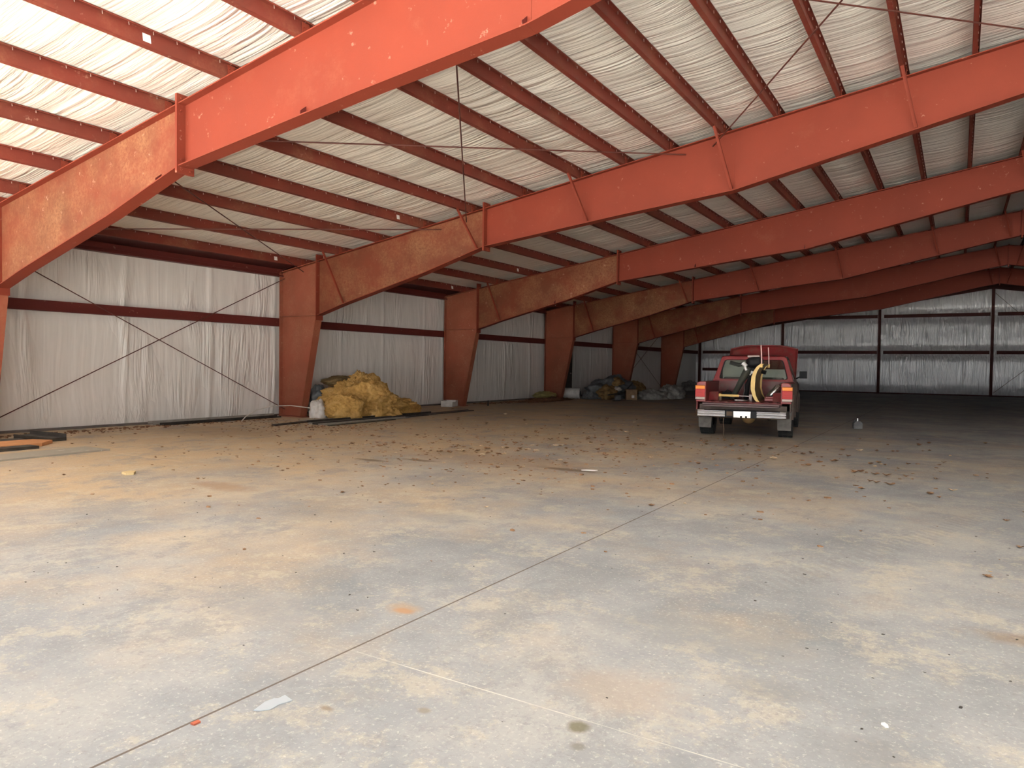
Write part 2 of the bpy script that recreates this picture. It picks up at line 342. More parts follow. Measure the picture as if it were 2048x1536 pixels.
# ---------------------------------------------------------------- rigid frames
ORD = ['behind the camera', 'nearest', 'second nearest', 'third nearest', 'fourth nearest', 'fifth nearest', 'sixth nearest', 'farthest']
FT, FW, WT = 0.016, 0.115, 0.01          # flange thickness, half width, web thickness
def plate_line(mb, a, b, hw, th, mi=0, side=1, y0=0.0):
    """flange strip following a->b in the xz plane, width 2*hw in y"""
    a = Vector((a[0], 0, a[1])); b = Vector((b[0], 0, b[1])); d = (b-a).normalized(); n = Vector((-d.z, 0, d.x))*th*side
    q = [a, b, b+n, a+n]; mb.prism([(p.x, p.z) for p in q], y0-hw, y0+hw, mi=mi)
def bot(x, tab):
    for (x0, d0), (x1, d1) in zip(tab[:-1], tab[1:]):
        if x <= x1: return zt(x) - (d0 + (d1-d0)*(x-x0)/(x1-x0))
BT = [(1.46, 1.46), (2.42, 1.34), (5.1, 1.10), (6.9, 0.86), (8.6, .93), (10.3, 1.0), (12.55, 1.12), (15.5, .93), (17.0, .83), (17.9, .80)]
KX, KZ = 1.46, H0+SL*1.46-1.46
def mirror(mb):
    mb.v = [(2*W-x, y, z) for x, y, z in mb.v]; return mb
def make_frame(rot_braces, lugs):
    root = empty('steel_frame')
    halves = (False, True)
    for mir in halves:
        MM = mirror if mir else (lambda m: m)
        m = MB(); m.prism([(0, 0.02), (0.87, 0.02), (KX-0.02, KZ), (0, KZ)], -WT/2, WT/2)
        plate_line(m, (0, 0.02), (0, KZ), FW, FT, side=-1); plate_line(m, (0.87, 0.02), (KX, KZ-0.01), FW, FT, side=1)
        m.box(-0.03, 0.95, -FW-0.02, FW+0.02, 0, 0.025)
        MM(m).build('column', m_col, root)
        m = MB(); m.prism([(0.002, KZ), (KX, KZ), (KX, zt(KX)-0.02), (0, zt(0)-0.02)], -WT/2, WT/2)
        plate_line(m, (0, KZ), (0, zt(0)-0.03), FW, FT, side=-1); plate_line(m, (0, zt(0)), (KX, zt(KX)), FW, FT, side=-1)
        MM(m).build('knee_panel', m_col, root)
        m = MB(); m.box(0, KX, -FW, FW, KZ-0.012, KZ+0.004); MM(m).build('stiffener_plate', m_col, root)
        m = MB(); m.box(KX-0.012, KX+0.014, -FW-0.01, FW+0.01, KZ-0.14, zt(KX)+0.17); MM(m).build('splice_plate', m_red, root)
        # haunch
        hx = [x for x, _ in BT if x <= 6.9]
        m = MB(); m.prism([(x, bot(x, BT)) for x in hx] + [(6.9, zt(6.9)-0.01), (KX, zt(KX)-0.01)], -WT/2, WT/2)
        MM(m).build('haunch_web', m_rust, root)
        m = MB()
        for a, b in zip(hx[:-1], hx[1:]): plate_line(m, (a, bot(a, BT)), (b, bot(b, BT)), FW, FT, side=-1)
        plate_line(m, (KX, zt(KX)), (6.9, zt(6.9)), FW, FT, side=-1); MM(m).build('haunch_flange', m_red, root)
        m = MB(); m.box(6.88, 6.92, -FW-0.02, FW+0.02, bot(6.9, BT)-0.11, zt(6.9)+0.13)
        for yy in (-0.07, 0.07):
            for z_ in (bot(6.9, BT)-0.06, bot(6.9, BT)+0.08, zt(6.9)-0.1, zt(6.9)+0.07):
                m.tube([(6.86, yy, z_), (6.94, yy, z_)], 0.015, 6)
        MM(m).build('splice_plate', m_red, root)
        # main rafter
        hx = [x for x, _ in BT if x >= 6.9]
        m = MB(); m.prism([(x, bot(x, BT)) for x in hx] + [(W, zt(W)-0.01), (6.9, zt(6.9)-0.01)], -WT/2, WT/2)
        for a, b in zip(hx[:-1], hx[1:]): plate_line(m, (a, bot(a, BT)), (b, bot(b, BT)), FW, FT, side=-1)
        plate_line(m, (6.9, zt(6.9)), (W, zt(W)), FW, FT, side=-1)
        m.box(12.545, 12.555, -WT/2-0.004, WT/2+0.004, bot(12.55, BT), zt(12.55)-0.01)
        MM(m).build('rafter_beam', m_red, root)
        for i, x in enumerate(PX):                     # plates that carry the purlins
            T = Matrix.Translation((x-0.01, 0, zt(x)-0.002))
            m = MB(); m.box(0.013, 0.02, -0.055, 0.055, 0, 0.185, T=T)
            for yy in (-0.03, 0.03):
                for zz in (0.05, 0.13): m.tube([T @ Vector((0.012, yy, zz)), T @ Vector((0.032, yy, zz))], 0.009, 6)
            MM(m).build('purlin_clip', m_red, root)
        for i in rot_braces:
            x = PX[i]; a = Vector((x-0.03, -0.62, zt(x)+0.03)); b = Vector((x+0.17, -0.07, bot(x+0.17, BT)+0.03))
            m = MB(); d_ = (b-a).normalized(); s_ = Vector((1, 0, 0)); n_ = d_.cross(s_).normalized()
            for off, w_, h_ in ((Vector(), 0.025, 0.003), (s_*0.025, 0.003, 0.025)):
                vs_ = [p + off + s_*w_*i_ + n_*h_*j_ for p in (a, b) for i_, j_ in ((-1, -1), (1, -1), (1, 1), (-1, 1))]
                m.add(vs_, [(0,1,2,3),(7,6,5,4),(0,4,5,1),(1,5,6,2),(2,6,7,3),(3,7,4,0)])
            MM(m).build('flange_brace', m_red, root)
        for x in lugs:
            m = MB(); z = bot(x, BT)
            m.add([(x, -0.005, z), (x, -0.1, z), (x, -0.1, z+0.05), (x, -0.005, z+0.13), (x+0.008, -0.005, z), (x+0.008, -0.1, z), (x+0.008, -0.1, z+0.05), (x+0.008, -0.005, z+0.13)],
                  [(0,1,2,3),(7,6,5,4),(0,4,5,1),(1,5,6,2),(2,6,7,3),(3,7,4,0)])
            MM(m).build('brace_lug', m_girt, root)
    m = MB().box(W-0.02, W+0.02, -FW-0.02, FW+0.02, zt(W)-0.9, zt(W)+0.02); m.build('ridge_plate', m_red, root)
    return root
fA = make_frame([1, 4, 6, 9, 12, 14], [])
fB = make_frame([1, 14], [4.6, 9.4, 12.5])
fC = make_frame([], [6.35, 9.35, 12.5])
LAB = {1: 'nearest red steel frame (one), its bright beam crossing the top left',
       2: 'red steel frame two from the camera, its column left of the yellow insulation pile',
       3: 'red steel frame three from the camera, its column behind the small white carton',
       4: 'red steel frame four from the camera, its column standing before the dark side door',
       5: 'red steel frame five from the camera, its column behind the grey debris pile',
       6: 'dark red steel frame six from the camera, last before the end wall'}
usedA = usedB = usedC = False
for i in range(1, 7):
    src = fC if i == 1 else (fA if i in (2, 4) else fB)
    if src is fA: o = fA if not usedA else copy_tree(fA); usedA = True
    elif src is fB: o = fB if not usedB else copy_tree(fB); usedB = True
    else: o = fC
    o.location = (0, FY[i], 0)
    tag(o, LAB[i], 'steel frame', 'rigid steel frames spanning the hall')
# end-wall rafter and posts
er = empty('end_wall_rafter', (0, YE, 0))
for mir in (0, 1):
    m = MB(); m.prism([(0.07, zt(0.07)-0.34), (W, zt(W)-0.34), (W, zt(W)), (0.07, zt(0.07))], 0.02, 0.04)
    plate_line(m, (0.07, zt(0.07)-0.34), (W, zt(W)-0.34), 0.07, 0.012, y0=-0.03); plate_line(m, (0.07, zt(0.07)), (W, zt(W)), 0.07, 0.012, side=-1, y0=-0.03)
    if mir: mirror(m)
    m.build('rafter_channel', m_post, er)
tag(er, 'dark red channel rafter along the top of the far end wall', 'rafter')
posts = [(0.12, 'leftmost dark post on the far end wall, in the corner'), (5.88, 'dark end wall post right behind the truck cab roof'),
         (11.83, 'dark end wall post just right of the truck'), (17.9, 'dark tall end wall post under the roof ridge'), (23.9, 'end wall post right of the ridge post')]
for x, lb in posts:
    m = MB(); z = zt(x)-0.34
    m.box(x-0.075, x+0.075, YE-0.1, YE-0.088, 0, z); m.box(x-0.005, x+0.005, YE-0.088, YE+0.09, 0, z); m.box(x-0.075, x+0.075, YE+0.09, YE+0.1, 0, z); m.box(x-0.11, x+0.11, YE-0.14, YE+0.1, 0, 0.02)
    o = m.build('wall_post', m_post); tag(o, lb, 'post', 'posts of the far end wall')
xs = [p[0] for p in posts] + [2*W-5.9]
for zz, nm in ((2.66, 'lower'), (4.97, 'upper'), (1.42, 'lowest')):
    for k, (a, b) in enumerate(zip(xs[:-1], xs[1:])):
        if zz > zt(a)-0.45 and zz > 4 and k == 0: continue
        if nm == 'lowest' and k: continue
        if nm == 'upper' and k == 1: a = 6.6
        e = 0.12 if k else 0.1
        m = MB(); m.box(a+e+0.12, b-e, YE+0.0, YE+0.012, zz-0.1, zz+0.1); m.box(a+e+0.12, b-e, YE, YE+0.2, zz+0.09, zz+0.1); m.box(a+e+0.12, b-e, YE, YE+0.2, zz-0.1, zz-0.09)
        o = m.build('wall_girt', m_post)
        tag(o, 'dark %s girt on the far end wall, %s' % (nm, ['in the left corner bay', 'in the bay behind the truck', 'in the bay left of the ridge post', 'just right of the ridge post', 'in the far right bay'][k]), 'girt', 'girts of the far end wall')
BAY = ['before frame one', 'between frames one and two', 'between frames two and three', 'between frames three and four', 'between frames four and five', 'between frames five and six', 'beyond frame six']
def girt_mb(L):
    m = MB(); m.box(-0.02, -0.008, 0, L, -0.11, 0.11); m.box(-0.2, -0.02, 0, L, 0.1, 0.11); m.box(-0.2, -0.02, 0, L, -0.11, -0.1)
    for k in range(int(L/0.6)): m.tube([(-0.012, 0.3+k*0.6, 0.03), (-0.001, 0.3+k*0.6, 0.03)], 0.01, 6)
    return m
g0 = girt_mb(D-0.02).build('wall_girt', m_girt)
for b in range(7):
    o = g0 if b == 0 else copy_tree(g0); o.location = (0, FY[b]+0.01, 2.64)
    tag(o, 'dark red horizontal girt on the left wall ' + BAY[b], 'girt', 'girts along the left wall')
def eave_mb(L):
    m = MB(); m.box(-0.02, -0.005, 0, L, -0.2, 0.0); m.box(-0.14, 0.0, 0, L, -0.01, 0.0); m.box(-0.14, 0.055, 0, L, -0.21, -0.2); m.box(0.045, 0.055, 0, L, -0.2, -0.175); m.box(-0.005, 0.012, 0, L, -0.12, -0.1)
    return m
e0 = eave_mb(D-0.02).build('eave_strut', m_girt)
MB().prism([(-0.13, 0.0), (0.0, 0.004), (0.62, 0.105), (0.62, 0.115), (0.0, 0.014), (-0.13, 0.01)], 0, D-0.02).build('eave_shade_sheet', m_post, e0)  # added dark sheet, paints the shade between eave strut and first purlin
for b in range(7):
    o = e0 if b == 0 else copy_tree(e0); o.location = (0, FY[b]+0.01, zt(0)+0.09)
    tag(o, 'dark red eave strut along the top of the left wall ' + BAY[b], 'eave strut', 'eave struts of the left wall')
# ---------------------------------------------------------------- purlins
def purlin_mb(L):
    m = MB(); t_ = 0.004; z = PH
    m.box(-t_/2, t_/2, 0, L, 0.0, z); m.box(-PF, 0, 0, L, 0.0, t_); m.box(0, PF, 0, L, z-t_, z)
    m.box(-PF, -PF+t_, 0, L, 0, 0.018); m.box(PF-t_, PF, 0, L, z-0.018, z)
    k = 0.12
    while k < L:
        m.tube([(0.035, k, z-0.004), (0.035+R_.uniform(-.004, .004), k, z-0.042)], 0.0055, 5, mi=1, smooth=False); k += 0.305
    return m
pA = purlin_mb(D-0.01).build('roof_purlin', [m_pur, m_screw])
Ang = math.atan(SL)
NTH = ['first', 'second', 'third', 'fourth', 'fifth', 'sixth', 'seventh', 'eighth', 'ninth', 'tenth', 'eleventh', 'twelfth', 'thirteenth', 'fourteenth', 'fifteenth']
PUR = {}
first = True
for b in range(7):
    for i, x in enumerate(PX):
        o = pA if first else copy_tree(pA); first = False
        o.location = (x, FY[b]+0.005, zt(x)); o.rotation_euler = (0, -Ang, 0); PUR[(b, i)] = o
        tag(o, 'red roof purlin, %s from the left eave, %s' % (NTH[i], BAY[b]), 'purlin', 'roof purlins on the left slope')
for b in range(3, 7):
    for i, x in list(enumerate(PX))[-5:]:
        o = copy_tree(pA); o.location = (2*W-x, FY[b]+0.005, zt(x)); o.rotation_euler = (0, -Ang, math.pi); o.location.y += D-0.01
        tag(o, 'red roof purlin right of the ridge, %s below it, %s' % (NTH[14-i], BAY[b]), 'purlin', 'roof purlins on the right slope')
m_tag = plain('white_tag', (0.85, 0.84, 0.82), 0.6, var=0.03)
for b, i, yy in ((0, 5, 6.45), (1, 3, 6.65), (1, 0, 6.7), (2, 2, 6.75), (2, 0, 6.9), (3, 0, 7.0)):
    m = MB().box(0.004, 0.007, yy-0.05, yy+0.05, 0.05, 0.15); m.build('paper_tag', m_tag, PUR[(b, i)])['label'] = 'small white paper tag'

# ---------------------------------------------------------------- brace rods
def rod(a, b, lb, r=0.011, cat='brace rod', grp='diagonal brace rods'):
    a = Vector(a); b = Vector(b); L = (b-a).length; d_ = (b-a)/L
    o = MB().tube([Vector(), d_*L], r, 8).build('brace_rod', m_steelrod); o.location = a
    tag(o, lb, cat, grp); return o
y1, y2 = FY[1], FY[2]
rod((0.1, y1+0.02, 0.1), (0.1, y2-0.02, 3.86), 'steel brace rod on the left wall, rising towards the top of the second column')
rod((0.13, y1+0.02, 3.86), (0.13, y2-0.02, 0.2), 'steel brace rod on the left wall, falling to the foot of the second column')
rod((0.1, FY[5]+0.02, 0.1), (0.1, FY[6]-0.02, 3.86), 'steel brace rod on the far left wall, rising to the sixth column')
rod((0.13, FY[5]+0.02, 3.86), (0.13, FY[6]-0.02, 0.1), 'steel brace rod on the far left wall, falling to the sixth column')
def rr(x0, x1, lb): rod((x0, y1+0.01, zt(x0)-0.16), (x1, y2-0.01, zt(x1)-0.16), lb, 0.012, grp='brace rods under the roof')
rr(5.45, 0.85, 'thin brace rod running down towards the top of the second column')
rr(0.5, 5.6, 'thin brace rod running level above the left wall to the second frame haunch')
rr(11.54, 6.34, 'thin brace rod hanging almost vertically in the photo, left of its middle')
rr(6.0, 11.6, 'thin brace rod crossing the purlins almost level in the middle of the roof')
rr(17.6, 12.13, 'thin brace rod rising steeply to the top edge, upper right of the photo')
rr(12.0, 17.6, 'thin brace rod crossing the upper right corner of the photo')
rod((W+0.1, YE-0.12, 6.2), (23.8, YE-0.12, 0.2), 'thin brace rod on the end wall falling right from the top of the ridge post')
rod((W+0.1, YE-0.09, 0.2), (23.8, YE-0.09, 5.6), 'thin brace rod on the end wall rising right from the foot of the ridge post')
# ---------------------------------------------------------------- pickup truck
def paint(name, c, rough=0.35, coat=0.6, dirt=(0.12, 0.08, 0.06), dk=0.4):
    t = NT(name, rough, 0, 0.5); p = t.P(src='obj')
    f = t.math('MULTIPLY', t.val(t.noise(p, 5, 6, 0.7), 0.45, 0.75), dk)
    t.color(t.mix(f, c, dirt)); t.b.inputs['Coat Weight'].default_value = coat; t.b.inputs['Coat Roughness'].default_value = 0.12
    return t.m
m_tred = paint('truck_red_paint', (0.22, 0.007, 0.01), 0.45, 0.12); m_tmar = paint('truck_dull_red_paint', (0.15, 0.008, 0.01), 0.5, 0.1, dk=0.6)
m_tdirty = paint('truck_muddy_side', (0.085, 0.06, 0.052), 0.75, 0.0, (0.15, 0.12, 0.1), 0.8)
m_tgate = paint('truck_tailgate_edge', (0.10, 0.055, 0.06), 0.45, 0.2)
m_chrome = plain('chrome', (0.55, 0.53, 0.52), 0.16, 1.0, var=0.04)
m_rub = plain('tyre_rubber', (0.018, 0.018, 0.018), 0.8, bump=0.2)
m_blk = plain('black_plastic', (0.012, 0.012, 0.014), 0.6, spec=0.25)
m_grey = plain('grey_mudflap', (0.13, 0.12, 0.11), 0.7, var=0.25, vs_=9)
m_rustd = plain('rusty_underbody', (0.10, 0.065, 0.04), 0.8, var=0.4)
m_tan = plain('tan_axle_tube', (0.24, 0.15, 0.06), 0.7, var=0.3)
m_yel = plain('yellow_plow_paint', (0.72, 0.50, 0.18), 0.5, var=0.12)
m_yelin = plain('dirty_plow_inner_face', (0.16, 0.11, 0.05), 0.6, var=0.4)
m_mark = plain('marker_rod', (0.75, 0.5, 0.47), 0.5, var=0.1)
m_seat = plain('seat_cloth', (0.10, 0.09, 0.085), 0.9)
m_steel = plain('bare_steel', (0.6, 0.58, 0.56), 0.25, 0.9, var=0.2)
def emitless(name, c, rough=0.15):
    t = NT(name, rough, 0, 0.15); t.color(c); t.b.inputs['Coat Weight'].default_value = 0.3; t.b.inputs['Coat Roughness'].default_value = 0.3; return t.m
m_lr = emitless('red_lens', (0.42, 0.003, 0.003), 0.3); m_la = emitless('amber_lens', (0.8, 0.24, 0.015), 0.3); m_lw = emitless('clear_lens', (0.5, 0.4, 0.36), 0.3)
t = NT('car_glass', 0.03)
tb_ = t.n('ShaderNodeBsdfTransparent'); tb_.inputs[0].default_value = (0.82, 0.86, 0.84, 1); gb_ = t.n('ShaderNodeBsdfGlossy'); gb_.inputs['Roughness'].default_value = 0.04
fr_ = t.n('ShaderNodeFresnel'); fr_.inputs[0].default_value = 1.6; mx_ = t.n('ShaderNodeMixShader'); t.l(fr_.outputs[0], mx_.inputs[0]); t.l(tb_.outputs[0], mx_.inputs[1]); t.l(gb_.outputs[0], mx_.inputs[2])
t.l(mx_.outputs[0], t.t.nodes['Material Output'].inputs[0]); m_glass = t.m
TR = empty('pickup_truck', (12.30, 1.95, 0), 0.14)
tag(TR, 'red pickup truck seen from behind with its hood raised and tailgate down', 'truck')
def ring(outer, inner, th):
    """panel with a hole: two equal-length loops and a thickness vector"""
    n = len(outer); th = Vector(th); o = [Vector(p) for p in outer]; i = [Vector(p) for p in inner]
    v = o + i + [p+th for p in o] + [p+th for p in i]; f = []
    for k in range(n):
        j = (k+1) % n
        f += [(k, j, n+j, n+k), (2*n+k, 3*n+k, 3*n+j, 2*n+j), (k, 2*n+k, 2*n+j, j), (n+k, n+j, 3*n+j, 3*n+k)]
    return v, f
def rrect(c00, c10, c11, c01, rad, k=5):
    """rounded quad through 4 corners, k points per corner"""
    c = [Vector(p) for p in (c00, c10, c11, c01)]; out = []
    for i in range(4):
        p = c[i]; a = (c[i-1]-p).normalized()*rad; b = (c[(i+1) % 4]-p).normalized()*rad
        for j in range(k):
            t_ = j/(k-1); out.append((p+a)*(1-t_)**2 + p*2*t_*(1-t_) + (p+b)*t_**2)
    return out
# bed
BW = 0.98
def side_poly(y0, y1, z0, z1, arch, ra, top=None):
    pts = [(y0, z0)]
    if arch is not None:
        for k in range(0, 13):
            a = math.pi*(1-k/12); yy = arch+ra*math.cos(a); zz = 0.42+ra*math.sin(a)
            if zz >= z0: pts.append((yy, zz))
    pts += [(y1, z0)] + (top or [(y1, z1), (y0, z1)])
    return pts
m = MB()
m.box(-0.80, 0.80, 0.0, 2.08, 0.74, 0.78)
for k in range(9): m.box(-0.74+k*0.17, -0.66+k*0.17, 0.02, 2.06, 0.78, 0.79)
m.box(-0.86, 0.86, 2.05, 2.10, 0.6, 1.19); m.box(-0.84, 0.84, 2.03, 2.12, 1.17, 1.2)
for k in range(6): m.box(-0.72, 0.72, 2.035, 2.05, 0.83+k*0.055, 0.855+k*0.055)
for s in (-1, 1):
    m.box(*sorted((s*0.78, s*0.80)), 0.0, 2.06, 0.78, 1.17)
    m.prism([(0.45, 0.78), (0.55, 0.98), (1.15, 0.98), (1.25, 0.78)], *sorted((s*0.58, s*0.79)), axis='x')
m.build('cargo_bed', m_tmar, TR)
for s, nm in ((-1, 'bed_side'), (1, 'bed_side')):
    m = MB(); pts = side_poly(0.0, 2.08, 0.58, 1.20, 0.85, 0.47)
    m.prism(pts, *sorted((s*(BW-0.03), s*BW)), axis='x')
    m.build(nm, m_tdirty if s > 0 else m_tmar, TR, bevel=0.01)
    m = MB(); m.box(*sorted((s*0.77, s*(BW+0.0))), 0.02, 2.08, 1.17, 1.205); m.build('bed_rail', m_tmar, TR, bevel=0.012)
    m = MB(); v = []                                            # flared arch lip
    for k in range(13):
        a = math.pi*k/12; v.append(Vector((s*(BW+0.01), 0.85+0.49*math.cos(a), 0.42+0.49*math.sin(a))))
    m.tube(v, 0.035, 8); m.build('wheel_arch', m_tdirty, TR)
# rear corner posts with lamps
for s in (-1, 1):
    x0, x1 = s*0.775, s*0.985
    m = MB(); m.prism([(x0, 0.77), (x1, 0.77), (x1, 1.10), (s*0.965, 1.17), (s*0.92, 1.215), (s*0.80, 1.22), (x0, 1.20)], -0.02, 0.14)
    m.build('corner_post', m_tred, TR, bevel=0.012)
    L = empty('tail_lamp', (0, 0, 0)); L.parent = TR
    a, b = sorted((s*0.80, s*0.995))
    m = MB().box(a-0.006, b+0.004, -0.03, 0.12, 0.815, 1.135); m.build('lamp_housing', m_blk, L, bevel=0.01)
    for z0, z1, mt, nm in ((0.825, 0.875, m_lw, 'reverse_lens'), (0.875, 1.05, m_lr, 'brake_lens'), (1.05, 1.128, m_la, 'turn_lens')):
        m = MB().box(a, b+0.008, -0.05, 0.10, z0+0.002, z1-0.002)
        for k in range(3): m.box(a+0.02, b-0.02, -0.054, -0.05, z0+(z1-z0)*(k+.5)/3-0.004, z0+(z1-z0)*(k+.5)/3+0.004)
        m.build(nm, mt, L, bevel=0.008)
# tailgate lowered
m = MB(); m.box(-0.775, 0.775, -0.46, -0.01, 0.715, 0.735); m.box(-0.775, 0.775, -0.46, -0.40, 0.70, 0.775); m.box(-0.775, -0.72, -0.46, -0.01, 0.70, 0.765); m.box(0.72, 0.775, -0.46, -0.01, 0.70, 0.765)
m.tube([(-0.77, -0.455, 0.752), (0.77, -0.455, 0.752)], 0.03, 10)
g = m.build('tailgate', m_tgate, TR, bevel=0.006)
MB().box(-0.12, 0.12, -0.44, -0.36, 0.775, 0.785).build('gate_handle', m_blk, g)
MB().box(-0.9, 0.9, -0.02, 0.03, 0.60, 0.72).build('rear_sill', m_tdirty, TR)
# bumper
BP = empty('rear_bumper', (0, 0, 0)); BP.parent = TR
for s in (-1, 1):
    m = MB(); prof = []
    for k in range(13): prof.append((-0.30-0.018*abs(math.sin(k/12*math.pi*3)) , 0.46+0.165*k/12))
    prof += [(-0.14, 0.625), (-0.14, 0.46)]
    a, b = sorted((s*0.32, s*0.90)); m.prism(prof, a, b, axis='x')
    m.prism([(s*0.90, -0.30), (s*0.965, -0.20), (s*0.965, -0.10), (s*0.90, -0.14)], 0.47, 0.615, axis='z')
    m.build('chrome_section', m_chrome, BP, bevel=0.004)
m = MB().box(-0.32, 0.32, -0.29, -0.14, 0.46, 0.62); m.build('step_pad', m_blk, BP, bevel=0.01)
m = MB(); m.box(-0.15, 0.20, -0.31, -0.29, 0.465, 0.605); m.build('plate_panel', m_chrome, BP, bevel=0.004)
m = MB(); m.box(-0.01, 0.03, -0.313, -0.31, 0.465, 0.505); m.box(0.09, 0.13, -0.313, -0.31, 0.465, 0.505); m.build('hitch_notch', m_blk, BP)
m = MB(); m.tube([(-0.23, -0.295, 0.545), (-0.23, -0.285, 0.545)], 0.035, 12); m.box(-0.29, -0.17, -0.293, -0.29, 0.5, 0.59); m.build('round_socket', m_rustd, BP)
# cab
m = MB(); m.box(-0.90, 0.90, 2.16, 3.85, 0.55, 0.6); m.box(-0.92, 0.92, 2.14, 2.18, 0.58, 1.235)
m.box(-0.86, 0.86, 2.11, 2.15, 0.80, 1.0); m.build('cab_back', m_tred, TR, bevel=0.015)
for s in (-1, 1):
    m = MB(); m.prism([(2.15, 0.58), (3.35, 0.58), (3.42, 0.75), (3.80, 0.85), (3.80, 1.2), (2.15, 1.24)], *sorted((s*0.91, s*0.945)), axis='x')
    o = m.build('door', m_tdirty if s > 0 else m_tmar, TR, bevel=0.01)
    MB().box(*sorted((s*0.945, s*0.965)), 2.35, 2.5, 1.08, 1.11).build('door_handle', m_blk, o)
zb, zr = 1.22, 1.815
out = rrect((-0.935, 2.14, zb-0.03), (0.935, 2.14, zb-0.03), (0.74, 2.27, zr), (-0.74, 2.27, zr), 0.09, 6)
inn = rrect((-0.80, 2.15, zb+0.035), (0.80, 2.15, zb+0.035), (0.675, 2.25, zr-0.09), (-0.675, 2.25, zr-0.09), 0.07, 6)
v, f = ring(out, inn, (0, 0.06, 0)); MB().add(v, f).build('rear_pillars', m_tred, TR, bevel=0.012)
gl = [Vector(p) + Vector((0, 0.02, 0)) for p in inn]; n = len(gl)
MB().add(gl + [p+Vector((0, 0.005, 0)) for p in gl], [list(range(n)), list(range(2*n-1, n-1, -1))] + [(i, (i+1) % n, (i+1) % n+n, i+n) for i in range(n)]).build('rear_window', m_glass, TR)
inb = [p + (Vector((0, 2.2, 1.5))-p).normalized()*0.02 for p in inn]
v, f = ring(inn, inb, (0, 0.05, 0)); MB().add([q-Vector((0, 0.004, 0)) for q in v], f).build('window_seal', m_blk, TR)
for s in (-1, 1):                                                # side frames and glass
    a = [(s*0.935, 2.16, zb), (s*0.935, 3.72, zb-0.01), (s*0.74, 3.30, zr), (s*0.74, 2.30, zr)]
    b = [(s*0.915, 2.32, zb+0.03), (s*0.915, 3.58, zb+0.03), (s*0.765, 3.24, zr-0.08), (s*0.765, 2.40, zr-0.08)]
    v, f = ring(rrect(*a, 0.05), rrect(*b, 0.05), (-s*0.04, 0, 0)); MB().add(v, f).build('side_pillars', m_tmar if s < 0 else m_tdirty, TR)
    q = [Vector(p)-Vector((s*0.02, 0, 0)) for p in rrect(*b, 0.05)]; n = len(q)
    MB().add(q+[p-Vector((s*0.004, 0, 0)) for p in q], [list(range(n)), list(range(2*n-1, n-1, -1))]).build('side_window', m_glass, TR)
v = []; nx, ny = 14, 10                                          # crowned roof
for j in range(ny+1):
    for i in range(nx+1):
        a = -1+2*i/nx; yy = 2.24+1.08*j/ny
        v.append((0.745*a, yy, zr-0.005 + 0.045*(1-a**4)*min(1, 4*(j/ny)+.35)*min(1, 4*(1-j/ny)+.35)))
f = [(j*(nx+1)+i, j*(nx+1)+i+1, (j+1)*(nx+1)+i+1, (j+1)*(nx+1)+i) for j in range(ny) for i in range(nx)]
m = MB().add(v, f, 0, True); m.add([(x, y, z-0.03) for x, y, z in v], f, 0, True); m.build('cab_roof', m_tred, TR)
m = MB(); m.box(-0.14, 0.14, 2.22, 2.26, zr-0.03, zr+0.02); m.build('cargo_lamp', m_lw, TR, bevel=0.01)
a = [(-0.88, 3.74, zb), (0.88, 3.74, zb), (0.735, 3.31, zr), (-0.735, 3.31, zr)]
b = [(-0.80, 3.70, zb+0.05), (0.80, 3.70, zb+0.05), (0.68, 3.34, zr-0.05), (-0.68, 3.34, zr-0.05)]
v, f = ring(rrect(*a, 0.05), rrect(*b, 0.05), (0, 0.03, 0)); MB().add(v, f).build('windshield_frame', m_tmar, TR)
q = rrect(*b, 0.05); n = len(q); MB().add(q, [list(range(n))]).build('windshield', m_glass, TR)
# cabin inside
m = MB(); m.box(-0.80, -0.12, 2.86, 2.87, 0.95, 1.77); m.box(0.02, 0.78, 2.86, 2.87, 0.95, 1.50); m.build('window_reflection_sheet', plain('pale_sheet', (0.78, 0.74, 0.68), 0.6, var=0.12, vs_=3), TR)  # added pale sheet, stands in for the bright reflection in the rear glass
m = MB(); m.tube([(-0.12, 2.8, 0.9), (-0.12, 2.8, 1.7)], 0.02, 6); m.tube([(-0.62, 2.8, 1.66), (-0.4, 2.8, 1.60), (-0.2, 2.8, 1.63)], 0.05, 8); m.build('sun_visor', m_seat, TR)
m = MB(); m.box(-0.7, 0.7, 2.35, 2.8, 0.62, 0.95); m.box(-0.7, 0.7, 2.26, 2.42, 0.9, 1.3); m.build('bench_seat', m_seat, TR, bevel=0.04)
m = MB(); m.box(-0.85, 0.85, 3.35, 3.7, 0.95, 1.2); m.build('dashboard', m_blk, TR, bevel=0.03)
ta = [(-0.38+0.19*math.cos(a), 3.16+0.07*math.sin(a), 1.2+0.17*math.sin(a)) for a in [2*math.pi*k/20 for k in range(21)]]
MB().tube(ta, 0.014, 6).build('steering_wheel', m_blk, TR)
# front end
m = MB()
for s in (-1, 1):
    m.prism(side_poly(3.80, 5.02, 0.55, 1.15, 3.97, 0.46, [(5.02, 0.95), (4.98, 1.1), (3.80, 1.19)]), *sorted((s*0.92, s*0.95)), axis='x')
m2 = m.build('front_fender', m_tdirty, TR, bevel=0.01)
for s in (-1, 1):
    MB().tube([(s*0.965, 3.97+0.47*math.cos(math.pi*k/12), 0.42+0.47*math.sin(math.pi*k/12)) for k in range(13)], 0.035, 8).build('wheel_arch', m_tdirty, TR)
m = MB(); m.box(-0.92, 0.92, 4.96, 5.02, 0.6, 1.1)
for k in range(7): m.box(-0.5, 0.5, 5.02, 5.035, 0.72+k*0.05, 0.74+k*0.05)
m.build('grille', m_chrome, TR)
m = MB(); m.box(-0.93, 0.93, 5.05, 5.2, 0.45, 0.62); m.build('front_bumper', m_chrome, TR, bevel=0.02)
